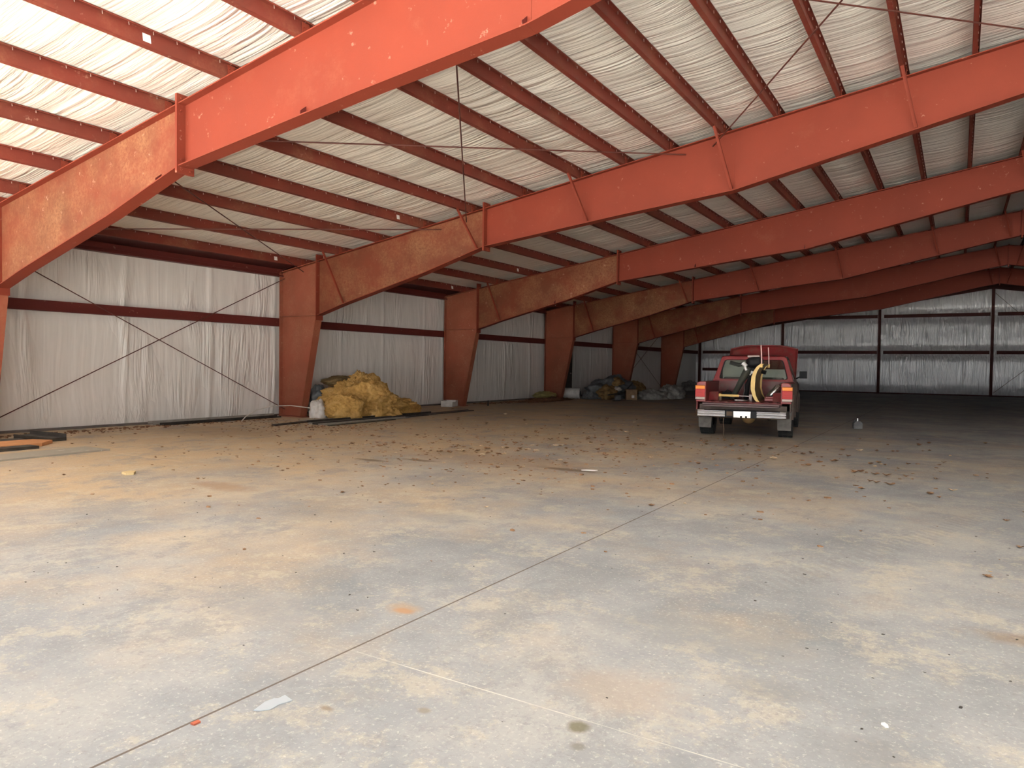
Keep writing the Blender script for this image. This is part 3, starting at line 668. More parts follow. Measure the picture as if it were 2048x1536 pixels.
m = MB(); m.box(-0.35, 0.35, 4.0, 4.8, 0.6, 1.05); m.tube([(0, 4.4, 1.05), (0, 4.4, 1.15)], 0.17, 16); m.build('engine', m_rustd, TR, bevel=0.03)
# raised hood: crowned panel hinged at the cowl
v = []; nx, ny = 20, 10
def hoodpt(u_, s_, off=0.0):
    x = 0.89*u_*(1-0.04*s_)+0.06*s_; crown = -0.10*max(0, (abs(u_)-0.45)/0.55)**1.3*(0.35+0.65*s_)
    yy = 3.86 + 0.52*s_; zz = 1.18 + 0.96*s_ + crown
    return Vector((x, yy - off*0.87 + 0.03*abs(u_)**3, zz + off*0.3))
for off in (0.0, -0.03):
    b0 = len(v)
    for j in range(ny+1):
        for i in range(nx+1): v.append(hoodpt(-1+2*i/nx, j/ny, off))
N_ = (nx+1)*(ny+1); f = []
for b0 in (0, N_):
    f += [(b0+j*(nx+1)+i, b0+j*(nx+1)+i+1, b0+(j+1)*(nx+1)+i+1, b0+(j+1)*(nx+1)+i) for j in range(ny) for i in range(nx)]
bd = [i for i in range(nx+1)] + [j*(nx+1)+nx for j in range(1, ny+1)] + [ny*(nx+1)+i for i in range(nx-1, -1, -1)] + [j*(nx+1) for j in range(ny-1, 0, -1)]
f += [(bd[k], bd[(k+1) % len(bd)], bd[(k+1) % len(bd)]+N_, bd[k]+N_) for k in range(len(bd))]
m = MB().add(v, f, 0, True)
m.tube([hoodpt(-0.99, 0.0), hoodpt(-0.99, 1.0)], 0.02, 6); m.tube([hoodpt(0.99, 0.0), hoodpt(0.99, 1.0)], 0.02, 6)
m.tube([hoodpt(-1+2*k/16, 1.0, -0.01) for k in range(17)], 0.018, 6)
m.build('raised_hood', m_tmar, TR)
MB().tube([(0.8, 4.1, 1.15), (0.75, 4.3, 1.9)], 0.012, 6).build('hood_prop', m_steel, TR)
# mirrors
for s in (1,):
    m = MB(); m.tube([(s*0.93, 3.40, 1.27), (s*1.04, 3.34, 1.33)], 0.02, 8); m.box(*sorted((s*1.01, s*1.19)), 3.24, 3.34, 1.28, 1.46)
    m.build('side_mirror', m_blk, TR, bevel=0.02)
# wheels
def wheel():
    prof = [(0.20, -0.12), (0.30, -0.145), (0.36, -0.145), (0.385, -0.12), (0.39, -0.06), (0.39, 0.06), (0.385, 0.12), (0.36, 0.145), (0.30, 0.145), (0.20, 0.12)]
    T = Matrix.Rotation(math.pi/2, 4, 'Y')
    m = MB().lathe(prof, 40, T)
    for k in range(36):
        Rk = Matrix.Rotation(2*math.pi*k/36, 4, 'X')
        for q, (xa, xb, tw_) in enumerate(((-0.14, -0.055, 0.0), (-0.045, 0.045, 0.08), (0.055, 0.14, 0.0))):
            m.box(xa, xb, -0.022, 0.022, 0.385, 0.402, T=Rk @ Matrix.Rotation(2*math.pi/72*(q % 2), 4, 'X') @ Matrix.Rotation(0, 4, 'Z'))
    o = m.build('wheel', m_rub, TR)
    rim = MB().lathe([(0.02, 0.05), (0.12, 0.06), (0.17, 0.03), (0.20, 0.10), (0.215, 0.125), (0.205, 0.10), (0.2, -0.1), (0.02, -0.02)], 32, T)
    rim.build('rim', m_steel, o); return o
wh = wheel(); pos = [(-0.84, 0.85), (0.84, 0.85), (-0.84, 3.97), (0.84, 3.97)]
for k, (x, y) in enumerate(pos):
    o = wh if k == 0 else copy_tree(wh, TR); o.location = (x, y, 0.402)
    if x < 0: o.rotation_euler = (0, 0, math.pi)
# underside
m = MB(); m.tube([(-0.7, 0.85, 0.42), (0.7, 0.85, 0.42)], 0.045, 12); m.build('rear_axle', m_tan, TR)
m = MB().lathe([(0.0, -0.13), (0.08, -0.125), (0.14, -0.08), (0.155, 0), (0.12, 0.1), (0.07, 0.2), (0.0, 0.22)], 20, Matrix.Translation((0.05, 0.84, 0.42)) @ Matrix.Rotation(math.pi/2, 4, 'X') @ Matrix.Rotation(math.pi, 4, 'X'))
m.build('differential', m_tan, TR)
m = MB()
for s in (-1, 1): m.box(*sorted((s*0.38, s*0.46)), -0.1, 4.9, 0.50, 0.62)
m.box(-0.46, 0.46, -0.06, 0.0, 0.52, 0.6); m.box(-0.46, 0.46, 1.6, 1.7, 0.5, 0.6); m.box(-0.46, 0.46, 4.5, 4.6, 0.5, 0.6); m.box(-0.38, 0.38, 1.2, 1.9, 0.42, 0.6); m.build('chassis_rails', m_rustd, TR)
m = MB()
for s in (-1, 1):
    m.tube([(s*0.5, 0.2+k*0.13, 0.47-0.1*math.sin(math.pi*k/10)) for k in range(11)], 0.025, 6)
m.build('leaf_spring', m_rustd, TR)
MB().tube([(-0.7, 3.97, 0.42), (0.7, 3.97, 0.42)], 0.05, 10).build('front_axle', m_rustd, TR)
MB().tube([(0.3, 3.6, 0.42), (0.3, 1.9, 0.42), (0.55, 1.4, 0.5), (0.62, 0.1, 0.5)], 0.035, 8).build('exhaust_pipe', m_rustd, TR)
MB().tube([(-0.36, -0.2, 0.46), (-0.37, -0.2, 0.34), (-0.35, -0.19, 0.2), (-0.37, -0.19, 0.1), (-0.36, -0.19, 0.012), (-0.3, -0.2, 0.012)], 0.009, 5).build('safety_chain', m_rustd, TR)
for s in (-1, 1):
    m = MB(); m.prism([(s*0.70, 0.18), (s*0.97, 0.18), (s*0.985, 0.60), (s*0.68, 0.60)], 0.34, 0.355); m.build('mud_flap', m_grey, TR, bevel=0.004)

# cargo
T_ = Matrix.Translation((12.30, 1.95, 0)) @ Matrix.Rotation(0.14, 4, 'Z')
def onbed(name, label, cat):
    o = empty(name, (12.30, 1.95, 0), 0.14); return tag(o, label, cat)
PB = onbed('plow_blade', 'curved yellow snow plow blade standing on edge in the truck bed', 'plow')
arc = [(0.36, 1.62), (0.28, 1.56), (0.215, 1.46), (0.175, 1.34), (0.16, 1.2), (0.165, 1.06), (0.20, 0.93), (0.25, 0.835), (0.285, 0.80)]
inr = [(x+0.03, z-0.004) for x, z in arc]
m = MB(); m.prism(arc + inr[::-1], 0.18, 1.90); m.build('blade_sheet', m_yelin, PB)
for y0 in (0.15, 1.88):
    m = MB(); m.prism([(x-0.015, z) for x, z in arc] + [(x+0.075*max(0.35, 1-abs(z-1.2)*0.8), z-0.004) for x, z in arc[::-1]], y0, y0+0.035); m.build('end_rib', m_yel, PB)
for y0 in (0.6, 1.05, 1.5):
    m = MB(); m.prism([(x, z) for x, z in arc] + [(0.07, 0.95), (0.06, 1.3)][::1], y0, y0+0.02) if False else m.prism([(x-0.04, z) for x, z in arc] + [(x, z) for x, z in arc[::-1]], y0, y0+0.02); m.build('back_rib', m_yel, PB)
m = MB().box(0.25, 0.29, 0.16, 1.92, 0.795, 0.84); m.build('cutting_edge', m_rustd, PB)
for y0, z0, mx in ((0.17, 1.60, 0.36), (1.9, 1.60, 0.38)):
    m = MB(); m.tube([(mx-0.005, y0, z0-0.06), (mx, y0, z0+0.02)], 0.03, 8); m.build('rod_socket', m_yel, PB)
    m = MB(); m.tube([(mx, y0, z0), (mx-0.005, y0, z0+0.2), (mx-0.02, y0, 2.02)], [0.014, 0.013, 0.011], 8); m.build('marker_rod', m_mark, PB)
PR = onbed('hydraulic_ram', 'yellow hydraulic ram with a silver rod lying across the truck bed', 'ram')
MB().tube([(-0.58, 0.62, 0.90), (-0.14, 0.60, 0.895)], 0.028, 12).build('barrel', m_yel, PR)
MB().tube([(-0.60, 0.62, 0.90), (-0.53, 0.62, 0.9)], 0.042, 12).build('end_cap', m_yel, PR)
MB().tube([(-0.14, 0.60, 0.895), (0.12, 0.59, 0.89)], 0.015, 10).build('piston_rod', m_chrome, PR)
MB().box(0.08, 0.14, 0.555, 0.62, 0.79, 0.93).build('clevis', m_lw, PR); MB().box(-0.57, -0.52, 0.57, 0.66, 0.79, 0.875).build('foot_bracket', m_rustd, PR)
PE = onbed('outboard_motor', 'black and chrome motor unit leaning against the rear window in the bed', 'motor')
def dent(p): return p
blob('motor_cowl', m_blk, (0.08, 1.66, 1.66), (0.19, 0.2, 0.13), 3, 0.15, 1.4, 0.04, 6, 32, flat=-9, parent=PE, power=0.7)
m = MB(); m.tube([(-0.02, 1.64, 1.58), (-0.10, 1.55, 1.40), (-0.20, 1.40, 1.18), (-0.30, 1.2, 0.93), (-0.36, 1.1, 0.80)], [0.085, 0.09, 0.07, 0.06, 0.05], 10); m.build('drive_leg', plain('dark_green_grey', (0.06, 0.065, 0.055), 0.45), PE)
m = MB(); m.tube([(0.1, 1.62, 1.5), (0.04, 1.55, 1.32), (-0.05, 1.45, 1.12), (-0.06, 1.3, 0.80)], [0.08, 0.07, 0.06, 0.045], 10); m.build('support_leg', m_blk, PE)
m = MB(); m.tube([(-0.16, 1.44, 1.64), (-0.08, 1.42, 1.56)], 0.05, 12); m.tube([(-0.11, 1.4, 1.55), (-0.07, 1.4, 1.47)], 0.035, 12); m.tube([(0.02, 1.45, 1.44), (0.12, 1.45, 1.40)], 0.03, 10); m.tube([(0.0, 1.44, 1.36), (0.05, 1.42, 1.42), (0.14, 1.44, 1.38)], 0.016, 8); m.build('chrome_fitting', plain('alloy_glint', (0.95, 0.93, 0.9), 0.35, 0.3), PE)  # glints of the chrome put into a near-white colour
m = MB(); m.box(0.02, 0.2, 1.5, 1.75, 1.3, 1.52); m.tube([(0.2, 1.62, 1.46), (0.34, 1.6, 1.42)], 0.05, 10); m.build('engine_block', m_blk, PE, bevel=0.02)
MB().tube([(-0.12, 1.38, 1.2), (-0.1, 1.36, 1.0), (-0.14, 1.3, 0.82)], 0.01, 6).build('hanging_cable', m_grey, PE)
PM = onbed('muffler', 'dented silver metal canister tilted in the right corner of the bed', 'canister')
m = MB(); a_ = Vector((0.46, 0.95, 0.86)); b_ = Vector((0.68, 0.98, 1.12)); m.tube([a_-(b_-a_)*.05, a_, a_+(b_-a_)*.3, a_+(b_-a_)*.5, b_, b_+(b_-a_)*.05], [0.03, 0.075, 0.08, 0.077, 0.075, 0.03], 14); m.build('canister_body', m_steel, PM)
MB().tube([b_, b_+Vector((0.04, 0.1, 0.06))], 0.022, 8).build('outlet_pipe', m_rustd, PM)
o = MB().box(0.4, 0.62, 0.55, 0.8, 0.795, 0.86).box(0.42, 0.6, 0.57, 0.78, 0.86, 0.9).build('tool_tray', m_tred, bevel=0.01); o.matrix_world = T_; tag(o, 'small red tool tray beside the plow blade in the truck bed', 'tray')
o = MB().box(-0.62, -0.3, 1.35, 1.7, 0.795, 0.95).tube([(-0.55, 1.45, 0.95), (-0.5, 1.45, 1.0), (-0.4, 1.45, 0.95)], 0.012, 6).build('battery_box', m_blk, bevel=0.02); o.matrix_world = T_; tag(o, 'black box with a handle against the left side of the truck bed', 'box')
o = MB().tube([(-0.2, 0.35, 0.81), (0.05, 0.33, 0.81), (0.08, 0.5, 0.81)], 0.018, 8).build('metal_bracket', m_steel); o.matrix_world = T_; tag(o, 'small bent metal bracket near the lowered tailgate in the bed', 'bracket')
# ---------------------------------------------------------------- insulation heap by the second column
def fiber(name, c1, c2, c3):
    t = NT(name, 0.95, 0, 0.1); p = t.P(src='obj')
    n_ = t.noise(p, 4, 6, 0.7, 0.8); t.color(t.ramp(n_, [(0.3, c3), (0.5, c1), (0.7, c2)]))
    t.bump(t.noise(t.P((1, 1, 0.45), src='obj'), 14, 8, 0.8, 1.2), 0.9, 0.07); return t.m
m_fib = fiber('yellow_glass_wool', (0.74, 0.44, 0.14), (0.85, 0.57, 0.23), (0.48, 0.25, 0.07))
m_fibo = fiber('old_glass_wool', (0.30, 0.2, 0.09), (0.4, 0.29, 0.15), (0.16, 0.1, 0.05))
m_sheet = plain('white_vinyl_sheet', (0.66, 0.62, 0.58), 0.4, var=0.2, vs_=5, bump=0.5)
m_gsheet = plain('grey_plastic', (0.13, 0.135, 0.14), 0.45, var=0.35, vs_=6, bump=0.6)
m_darkm = plain('dark_weathered_metal', (0.045, 0.04, 0.035), 0.5, 0.3, var=0.4)
m_greym = plain('grey_trim_metal', (0.30, 0.28, 0.25), 0.5, 0.2, var=0.25)
m_card = plain('cardboard', (0.26, 0.16, 0.09), 0.85, var=0.25)
m_litter = plain('reddish_litter', (0.16, 0.07, 0.03), 0.9, var=0.5, vs_=14)
m_leaf = plain('dry_leaf', (0.22, 0.12, 0.06), 0.8, var=0.5, vs_=20); m_leaf2 = plain('pale_dry_leaf', (0.55, 0.42, 0.28), 0.8, var=0.3, vs_=20)
def B(name, label, cat, mat, c, rad, seed, **k):
    g = k.pop('group', None); o = blob(name, mat, c, rad, seed, **k); tag(o, label, cat, g); return o
def slope(p):
    q = p.copy(); s_ = max(-1, min(1.3, p.x/1.3)); q.z = p.z*(1-0.42*max(0, s_)); return q
B('insulation_heap', 'large yellow heap of loose glass wool by the second column', 'insulation', m_fib, (1.55, 1.6, 0.3), (1.2, 0.95, 0.86), 4, amp=0.3, fine=0.12, ff=12, n=180, rz=1.15, taper=slope)
B('insulation_batt', 'folded yellow batt bulging out at the front of the insulation heap', 'insulation', m_fib, (2.0, 0.45, 0.27), (0.50, 0.38, 0.38), 11, amp=0.22, fine=0.1, ff=11, n=130, rz=0.7, power=0.75)
B('insulation_batt', 'brownish old batt lying on top of the yellow heap', 'insulation', m_fibo, (0.95, 1.35, 1.0), (0.42, 0.7, 0.15), 17, amp=0.3, fine=0.1, ff=7, n=64, rz=0.2)
B('insulation_batt', 'yellow tail of batts tapering off at the right end of the heap', 'insulation', m_fib, (1.65, 2.85, 0.12), (0.38, 1.0, 0.30), 21, amp=0.3, fine=0.12, ff=11, n=120, rz=-0.12)
B('plastic_wad', 'crumpled white plastic wad on top of the yellow heap', 'plastic sheet', m_sheet, (0.95, 2.1, 1.0), (0.22, 0.3, 0.14), 23, amp=0.3, fine=0.05, n=40)
B('plastic_bag', 'crumpled white bag squeezed between column and yellow heap', 'bag', m_sheet, (1.3, 0.15, 0.12), (0.24, 0.28, 0.36), 25, amp=0.3, fine=0.05, n=48)
B('plastic_bag', 'dark grey bag behind the column, above the white bag', 'bag', m_gsheet, (0.75, 0.75, 0.45), (0.22, 0.35, 0.38), 27, amp=0.35, fine=0.08, n=48)
B('plastic_sheet', 'white vinyl scrap showing under the right side of the yellow heap', 'plastic sheet', m_sheet, (2.1, 1.9, 0.04), (0.2, 0.7, 0.1), 29, amp=0.3, fine=0.06, n=48, rz=0.1)
# long trim strips on the floor in front of the heap
def strip(name, label, a, b, wd, th, mat, z=0.0, lip=0.0, cat='metal strip', group=None):
    a = Vector((*a, z)); b = Vector((*b, z)); d_ = b-a; L = d_.length; ang = math.atan2(d_.y, d_.x)
    m = MB().box(0, L, -wd/2, wd/2, 0, th)
    if lip: m.box(0, L, wd/2-0.004, wd/2, 0, lip); m.box(0, L, -wd/2, -wd/2+0.004, 0, lip*0.6)
    o = m.build(name, mat); o.location = a; o.rotation_euler = (0, 0, ang); return tag(o, label, cat, group)
strip('trim_strip', 'wide pale grey trim sheet starting at the foot of the second column', (1.95, -0.95), (2.3, 1.6), 0.5, 0.012, m_greym, lip=0.02)
strip('trim_strip', 'long black trim strip bordering the insulation heap', (2.4, -1.2), (2.5, 3.7), 0.16, 0.02, m_darkm, lip=0.06)
strip('trim_strip', 'grey trim strip between two black ones before the heap', (2.68, -1.4), (2.72, 2.4), 0.2, 0.015, m_greym, lip=0.03)
strip('trim_strip', 'second black trim strip out from the insulation heap', (2.93, -1.5), (2.9, 2.9), 0.16, 0.02, m_darkm, lip=0.05)
strip('trim_strip', 'outermost dull grey trim strip on the floor before the heap', (3.2, -1.55), (3.1, 1.8), 0.2, 0.015, m_greym, lip=0.04)
strip('trim_strip', 'black trim strip lying outside all the others', (3.42, -1.5), (3.3, 1.0), 0.1, 0.015, m_darkm, lip=0.02)
strip('trim_strip', 'dark trim strip running on past the right end of the yellow heap', (2.75, 3.1), (2.6, 5.6), 0.22, 0.02, m_darkm, lip=0.04)
strip('trim_strip', 'short dark bar on the floor left of the second column', (2.45, -2.35), (2.2, -0.9), 0.1, 0.03, m_darkm, lip=0.04)
# grey strip leaning along the wall foot
strip('base_channel', 'long grey metal channel along the foot of the left wall', (0.15, -4.0), (0.12, -0.3), 0.2, 0.03, m_greym, lip=0.09, cat='channel')
strip('base_channel', 'dark metal channel beside the grey one at the left wall foot', (0.45, -3.9), (0.35, -0.4), 0.16, 0.02, m_darkm, lip=0.06, cat='channel')
o = MB().tube([(0.9, -2.05, 0.012), (0.88, -1.9, 0.13), (0.85, -1.55, 0.27), (0.9, -1.1, 0.36), (1.05, -0.6, 0.36), (1.25, -0.1, 0.28), (1.3, 0.0, 0.25)], 0.013, 8).build('bent_conduit', plain('pale_hose', (0.6, 0.55, 0.5), 0.5))
tag(o, 'thin white bent tube arching over the floor before the second column', 'tube')
# board and scraps, lower left of the wall
bd = strip('grey_board', 'long grey board with white smears, flat on the floor at left', (4.1, -11.0), (3.84, -7.2), 0.7, 0.025, plain('grey_board', (0.28, 0.26, 0.22), 0.7, var=0.15), cat='board')
tb = NT('board_with_smears', 0.7); p = tb.P(src='obj'); tb.color(tb.mix(tb.val(tb.noise(tb.P((0.8, 3, 1), src='obj'), 2.0, 5, 0.65), 0.60, 0.64), (0.29, 0.27, 0.23), (0.62, 0.6, 0.57))); bd.data.materials[0] = tb.m
strip('dark_beam', 'dark grey metal beam on the floor pointing out from the wall at left', (0.95, -7.08), (2.1, -6.98), 0.3, 0.06, m_darkm, lip=0.13, cat='beam')
strip('dark_scrap', 'black scrap on the floor in front of the orange panel', (2.95, -9.4), (2.9, -7.75), 0.3, 0.05, m_darkm, cat='scrap')
strip('dark_scrap', 'dark sheet scrap behind the orange panel at the left photo edge', (1.45, -9.3), (1.6, -7.35), 0.45, 0.04, m_darkm, cat='scrap')
o = MB().prism([(1.95, -9.3), (2.75, -9.3), (2.72, -7.55), (2.35, -7.2), (1.95, -7.35)], 0.0, 0.06, axis='z').build('particle_board', plain('orange_board', (0.48, 0.22, 0.09), 0.8)); tag(o, 'orange brown broken panel on the floor beside the dark beam', 'panel')
# small things along the wall
o = empty('paper_carton', (0.62, 7.05, 0), 0.3); tag(o, 'small open white carton at the foot of the third column', 'carton')
MB().box(-0.22, 0.22, -0.3, 0.3, 0, 0.012).box(-0.22, 0.22, -0.3, -0.29, 0, 0.2).box(-0.22, 0.22, 0.29, 0.3, 0, 0.22).box(-0.22, -0.21, -0.3, 0.3, 0, 0.22).box(0.21, 0.22, -0.3, 0.05, 0, 0.17).box(0.21, 0.22, 0.05, 0.3, 0, 0.22).build('carton_body', m_sheet, o)
m = MB(); m.box(-0.22, 0.0, 0.3, 0.5, 0.2, 0.21); m.build('carton_flap', m_card, o)
tag(MB().tube([(1.4, 8.4, 0), (1.4, 8.4, 0.2)], [0.035, 0.02], 8).build('dark_bottle', m_blk), 'small dark bottle standing right of the third column foot', 'bottle')
B('insulation_batt', 'small pale yellow batt lying by the foot of the fourth column', 'insulation', fiber('pale_glass_wool', (0.46, 0.40, 0.16), (0.55, 0.5, 0.25), (0.3, 0.25, 0.1)), (0.55, 14.3, 0.17), (0.38, 0.85, 0.2), 31, amp=0.3, fine=0.09, ff=7, n=56)
B('sweepings', 'low reddish heap of swept litter before the fourth column', 'litter', m_litter, (1.2, 13.3, 0.0), (0.5, 1.9, 0.14), 33, amp=0.4, fine=0.2, ff=11, n=70)
t_ = Matrix.Translation((1.2, 17.2, 0.23)) @ Matrix.Rotation(math.pi/2, 4, 'Y') @ Matrix.Rotation(0, 4, 'X')
o = empty('sheet_roll', (0, 0, 0)); tag(o, 'white roll of facing lying just beyond the fourth column', 'roll')
MB().tube([(0.35, 15.95, 0.25), (1.3, 16.25, 0.25)], 0.25, 24).build('rolled_sheet', m_sheet, o); MB().tube([(1.29, 16.247, 0.25), (1.305, 16.252, 0.25)], [0.12, 0.12], 16).build('roll_core', m_blk, o)
B('plastic_sheet', 'crumpled grey plastic at the end of the white roll', 'plastic sheet', m_gsheet, (1.75, 16.3, 0.12), (0.3, 0.4, 0.3), 35, amp=0.35, fine=0.1, n=48)
m_dfib = fiber('dull_glass_wool', (0.33, 0.21, 0.09), (0.42, 0.28, 0.13), (0.14, 0.1, 0.06))
m_dirt = plain('dirty_tarp', (0.28, 0.27, 0.25), 0.7, var=0.4, vs_=5, bump=0.7)
B('debris_mound', 'large dark tarp mound behind the cardboard box, before the fifth column', 'heap', m_gsheet, (2.0, 18.2, 0.3), (0.9, 1.8, 0.72), 41, amp=0.35, fine=0.1, ff=6, n=80)
B('insulation_batt', 'dull yellow batt on top of the dark debris mound', 'insulation', m_dfib, (2.4, 17.7, 0.72), (0.4, 0.55, 0.28), 43, amp=0.3, fine=0.1, ff=7, n=56)
B('insulation_batt', 'dull yellow batt at the left side of the dark debris mound', 'insulation', m_dfib, (2.6, 16.4, 0.33), (0.45, 0.5, 0.32), 45, amp=0.3, fine=0.1, ff=7, n=56)
B('insulation_batt', 'dull yellow batt at the right side of the dark debris mound', 'insulation', m_dfib, (2.5, 19.7, 0.38), (0.6, 0.6, 0.4), 47, amp=0.3, fine=0.1, ff=7, n=56)
B('plastic_sheet', 'white scrap draped over the left part of the debris mound', 'plastic sheet', m_sheet, (2.85, 16.9, 0.5), (0.22, 0.5, 0.1), 49, amp=0.3, fine=0.1, n=40, rz=0.3)
B('white_sack', 'pale tarp bundle lying to the right of the debris mound', 'tarp', m_dirt, (3.9, 18.6, 0.1), (0.75, 0.75, 0.36), 51, amp=0.3, fine=0.1, ff=6, n=64)
B('white_sack', 'tall pale crumpled tarp at the right end of the debris row', 'tarp', m_dirt, (4.3, 20.1, 0.15), (0.6, 0.9, 0.5), 53, amp=0.3, fine=0.12, ff=6, n=64)
o = empty('cardboard_box', (3.5, 17.05, 0), 0.5); tag(o, 'brown cardboard box standing before the dark debris mound', 'box')
MB().box(-0.25, 0.25, -0.25, 0.25, 0, 0.48).build('box_body', m_card, o, bevel=0.005); MB().box(0.0, 0.12, -0.256, -0.25, 0.1, 0.22).build('paper_label', m_sheet, o)
m = MB().tube([(3.0, 15.6, 0.25), (3.3, 16.7, 0.33), (3.2, 17.9, 0.75)], 0.03, 6); tag(m.build('dark_pole', m_darkm), 'dark pole leaning over the front of the debris mound', 'pole')
strip('trim_strip', 'dark flat strip on the floor before the debris mound', (3.4, 15.3), (3.7, 16.6), 0.12, 0.02, m_darkm)
tag(MB().tube([(3.2, 15.9, 0.13), (3.4, 16.05, 0.13)], 0.12, 14).build('paint_can', m_gsheet), 'small grey can lying before the debris mound', 'can')
B('plastic_sheet', 'crumpled grey plastic sheet against the wall behind the sixth column', 'plastic sheet', m_dirt, (0.9, 33.5, 0.05), (0.45, 1.6, 0.5), 55, amp=0.4, fine=0.1, n=56)
# jug on the floor right of the truck
o = empty('plastic_jug', (14.07, 6.5, 0), 0.4); tag(o, 'small grey jug with a cap standing alone right of the truck', 'jug')
m = MB(); m.prism([(-0.1, 0), (0.1, 0), (0.11, 0.02), (0.11, 0.15), (0.05, 0.2), (-0.06, 0.2), (-0.11, 0.15), (-0.11, 0.02)], -0.07, 0.07); m.build('jug_body', m_gsheet, o, bevel=0.015)
MB().tube([(0.0, 0, 0.19), (0.0, 0, 0.27)], [0.03, 0.025], 12).build('jug_cap', m_steel, o)
MB().tube([(-0.08, 0, 0.17), (-0.07, 0, 0.24), (0.0, 0, 0.245)], 0.01, 6).build('jug_handle', m_gsheet, o)
# flat scraps in the foreground
m_pap = plain('pale_blue_paper', (0.42, 0.47, 0.52), 0.6, var=0.03)
o = MB().prism([(13.685, -11.811), (13.662, -11.731), (13.669, -11.687), (13.685, -11.676), (13.683, -11.637), (13.753, -11.655), (13.744, -11.683), (13.733, -11.713), (13.737, -11.744), (13.737, -11.766), (13.712, -11.798)], 0.001, 0.004, axis='z').build('paper_scrap', m_pap)
tag(o, 'torn white paper lying beside the joint in the foreground', 'paper')
o = MB().prism([(16.006, -10.43), (16.006, -10.418), (16.018, -10.407), (16.032, -10.423), (16.036, -10.445), (16.023, -10.449)], 0.001, 0.006, axis='z').build('plastic_shard', m_tag); tag(o, 'small white oval shard on the floor at lower right', 'shard')
o = MB().prism([(13.565, -12.032), (13.568, -11.997), (13.588, -12.0), (13.588, -12.03)], 0.001, 0.008, axis='z').build('brick_chip', plain('brick_red', (0.4, 0.1, 0.05), 0.8)); tag(o, 'tiny brick-red chip lying on the floor joint', 'chip')
o = MB().prism([(11.62, -4.45), (11.8, -4.4), (11.82, -4.32), (11.66, -4.36)], 0.001, 0.01, axis='z').build('paper_scrap', m_tag); tag(o, 'small white scrap lying in the dark oil stain', 'scrap')
o = MB().prism([(6.80, -8.47), (6.79, -8.36), (6.86, -8.31), (7.0, -8.42), (6.96, -8.5)], 0.001, 0.03, axis='z').build('foam_scrap', plain('tan_foam', (0.6, 0.47, 0.25), 0.9)); tag(o, 'tan foam scrap alone on the floor at left', 'scrap')
# dry leaves: a few shapes, copied
def leaf_mesh(k):
    rl = random.Random(k); n_ = 11; rim = []
    for i in range(n_):
        a = 2*math.pi*i/n_; r_ = (0.055 if i % 2 == 0 else 0.03)*(1+rl.uniform(-.25, .3))
        rim.append(Vector((r_*math.cos(a)*1.25, r_*math.sin(a), 0.012+0.022*abs(math.cos(a*1.0+k))+rl.uniform(0, .008))))
    v = [Vector((0, 0, 0.004))] + rim; v2 = [p - Vector((0, 0, 0.002)) for p in v]; n1 = len(v)
    f = [(0, i+1, (i+1) % n_+1) for i in range(n_)] + [(n1, (i+1) % n_+1+n1, i+1+n1) for i in range(n_)] + [(i+1, i+1+n1, (i+1) % n_+1+n1, (i+1) % n_+1) for i in range(n_)]
    v = [Vector((p.x, p.y, max(p.z, 0.001))) for p in v+v2]
    return MB().add(v, f)
protos = [leaf_mesh(k).build('dry_leaf', m_leaf if k < 5 else m_leaf2) for k in range(7)]
RL = random.Random(21); CL = [(7.7, -3.8, .9, .4, 26), (9.2, -3.6, .9, .6, 40), (9.6, -4.7, .8, .5, 26), (4.7, -3.0, 1.6, .8, 30), (9.3, 2.0, 1.3, 1.6, 34), (10.4, -1.8, 1.2, .9, 30),
      (11.9, -0.3, 1.3, .9, 34), (14.3, -0.2, 1.3, 1.1, 22), (15.8, -2.6, 1.0, 1.6, 26), (16.6, -5.3, .6, 1.6, 8), (3.8, -6.5, 1.2, 1.2, 12), (6.0, 3.5, 1.6, 2.0, 20), (15.3, 3.5, 1.2, 2.0, 10), (10.5, -7.0, 2.0, .7, 12), (1.5, -1.6, .8, .5, 0), (5.2, -6.5, 2.5, 1.2, 12)]
cnt = 0
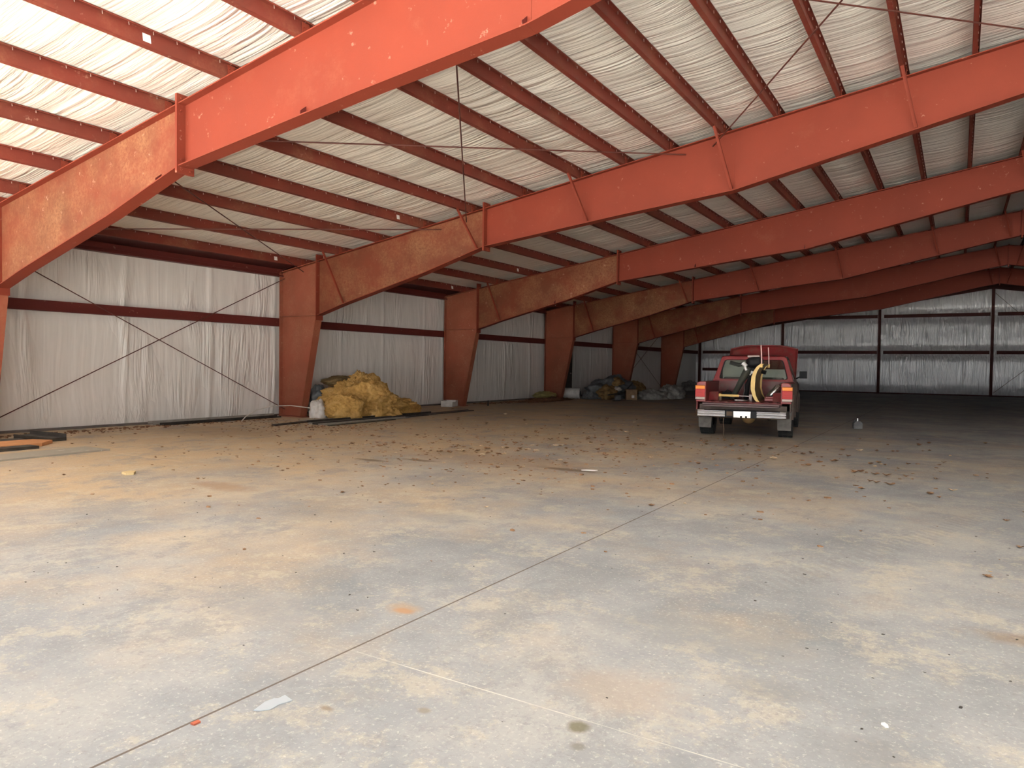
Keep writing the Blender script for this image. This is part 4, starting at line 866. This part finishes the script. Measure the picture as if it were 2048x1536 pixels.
for cx_, cy_, sx, sy, n_ in CL:
    for k in range(n_):
        x = RL.gauss(cx_, sx); y = RL.gauss(cy_, sy)
        if x < 0.8 or (11.0 < x < 13.6 and 1.3 < y < 7): continue
        if 0.8 < x < 3.9 and -1.3 < y < 5.8: continue
        kk = RL.choice((0, 1, 2, 3, 4, 0, 1, 2, 5, 6)); pr = protos[kk]
        o = pr if pr.get('label') is None else pr.copy()
        if o is not pr: COL.objects.link(o)
        o.location = (x, y, 0); o.rotation_euler = (0, 0, RL.uniform(0, 6.28)); s_ = RL.uniform(0.4, 0.95)*(0.55 if y < -4 else 1.0); o.scale = (s_, s_, s_)
        tag(o, 'small dry brown leaf lying on the concrete floor' if kk < 5 else 'small pale dry leaf lying on the concrete floor', 'leaf', 'dry leaves scattered over the floor'); cnt += 1
def litter(name, label, region, n_, smin, smax, mat, seed):
    rl = random.Random(seed); m = MB()
    for k in range(n_):
        x, y = region(rl); s_ = rl.uniform(smin, smax); a = rl.uniform(0, 6.28); h_ = s_*rl.uniform(.2, .5)
        p = [Vector((s_*math.cos(a+q)*rl.uniform(.6, 1.3)+x, s_*math.sin(a+q)*rl.uniform(.4, .9)+y, 0)) for q in (0, 1.3, 2.7, 4.1)]
        m.add(p + [q + Vector((rl.uniform(-.2, .2)*s_, rl.uniform(-.2, .2)*s_, h_)) for q in p], [(0,1,2,3),(7,6,5,4),(0,4,5,1),(1,5,6,2),(2,6,7,3),(3,7,4,0)])
    o = m.build(name, mat); tag(o, label, 'litter', kind='stuff'); return o
litter('leaf_crumbs', 'fine crumbs of dry leaf and dirt strewn over the middle of the floor', lambda r: (r.gauss(9.5, 3.2), r.gauss(-2.8, 2.6)), 900, .008, .035, m_leaf, 5)
litter('leaf_crumbs', 'dark crumbs and dirt gathered along the foot of the left wall', lambda r: (abs(r.gauss(0, .35))+0.3, r.uniform(-8, -1.0)), 500, .01, .045, m_litter, 6)
litter('leaf_crumbs', 'reddish leaf litter in front of the second column and trim strips', lambda r: (r.gauss(2.6, .9)+.6, r.gauss(-1.5, .8)), 420, .01, .035, m_litter, 7)
litter('leaf_crumbs', 'tiny specks of dirt on the foreground concrete', lambda r: (r.uniform(8, 17), r.uniform(-11.5, -6)), 160, .004, .012, m_darkm, 8)
litter('leaf_crumbs', 'dark dirt along the wall beyond the third column', lambda r: (abs(r.gauss(0, .4))+0.3, r.uniform(9, 16)), 500, .02, .08, m_litter, 9)
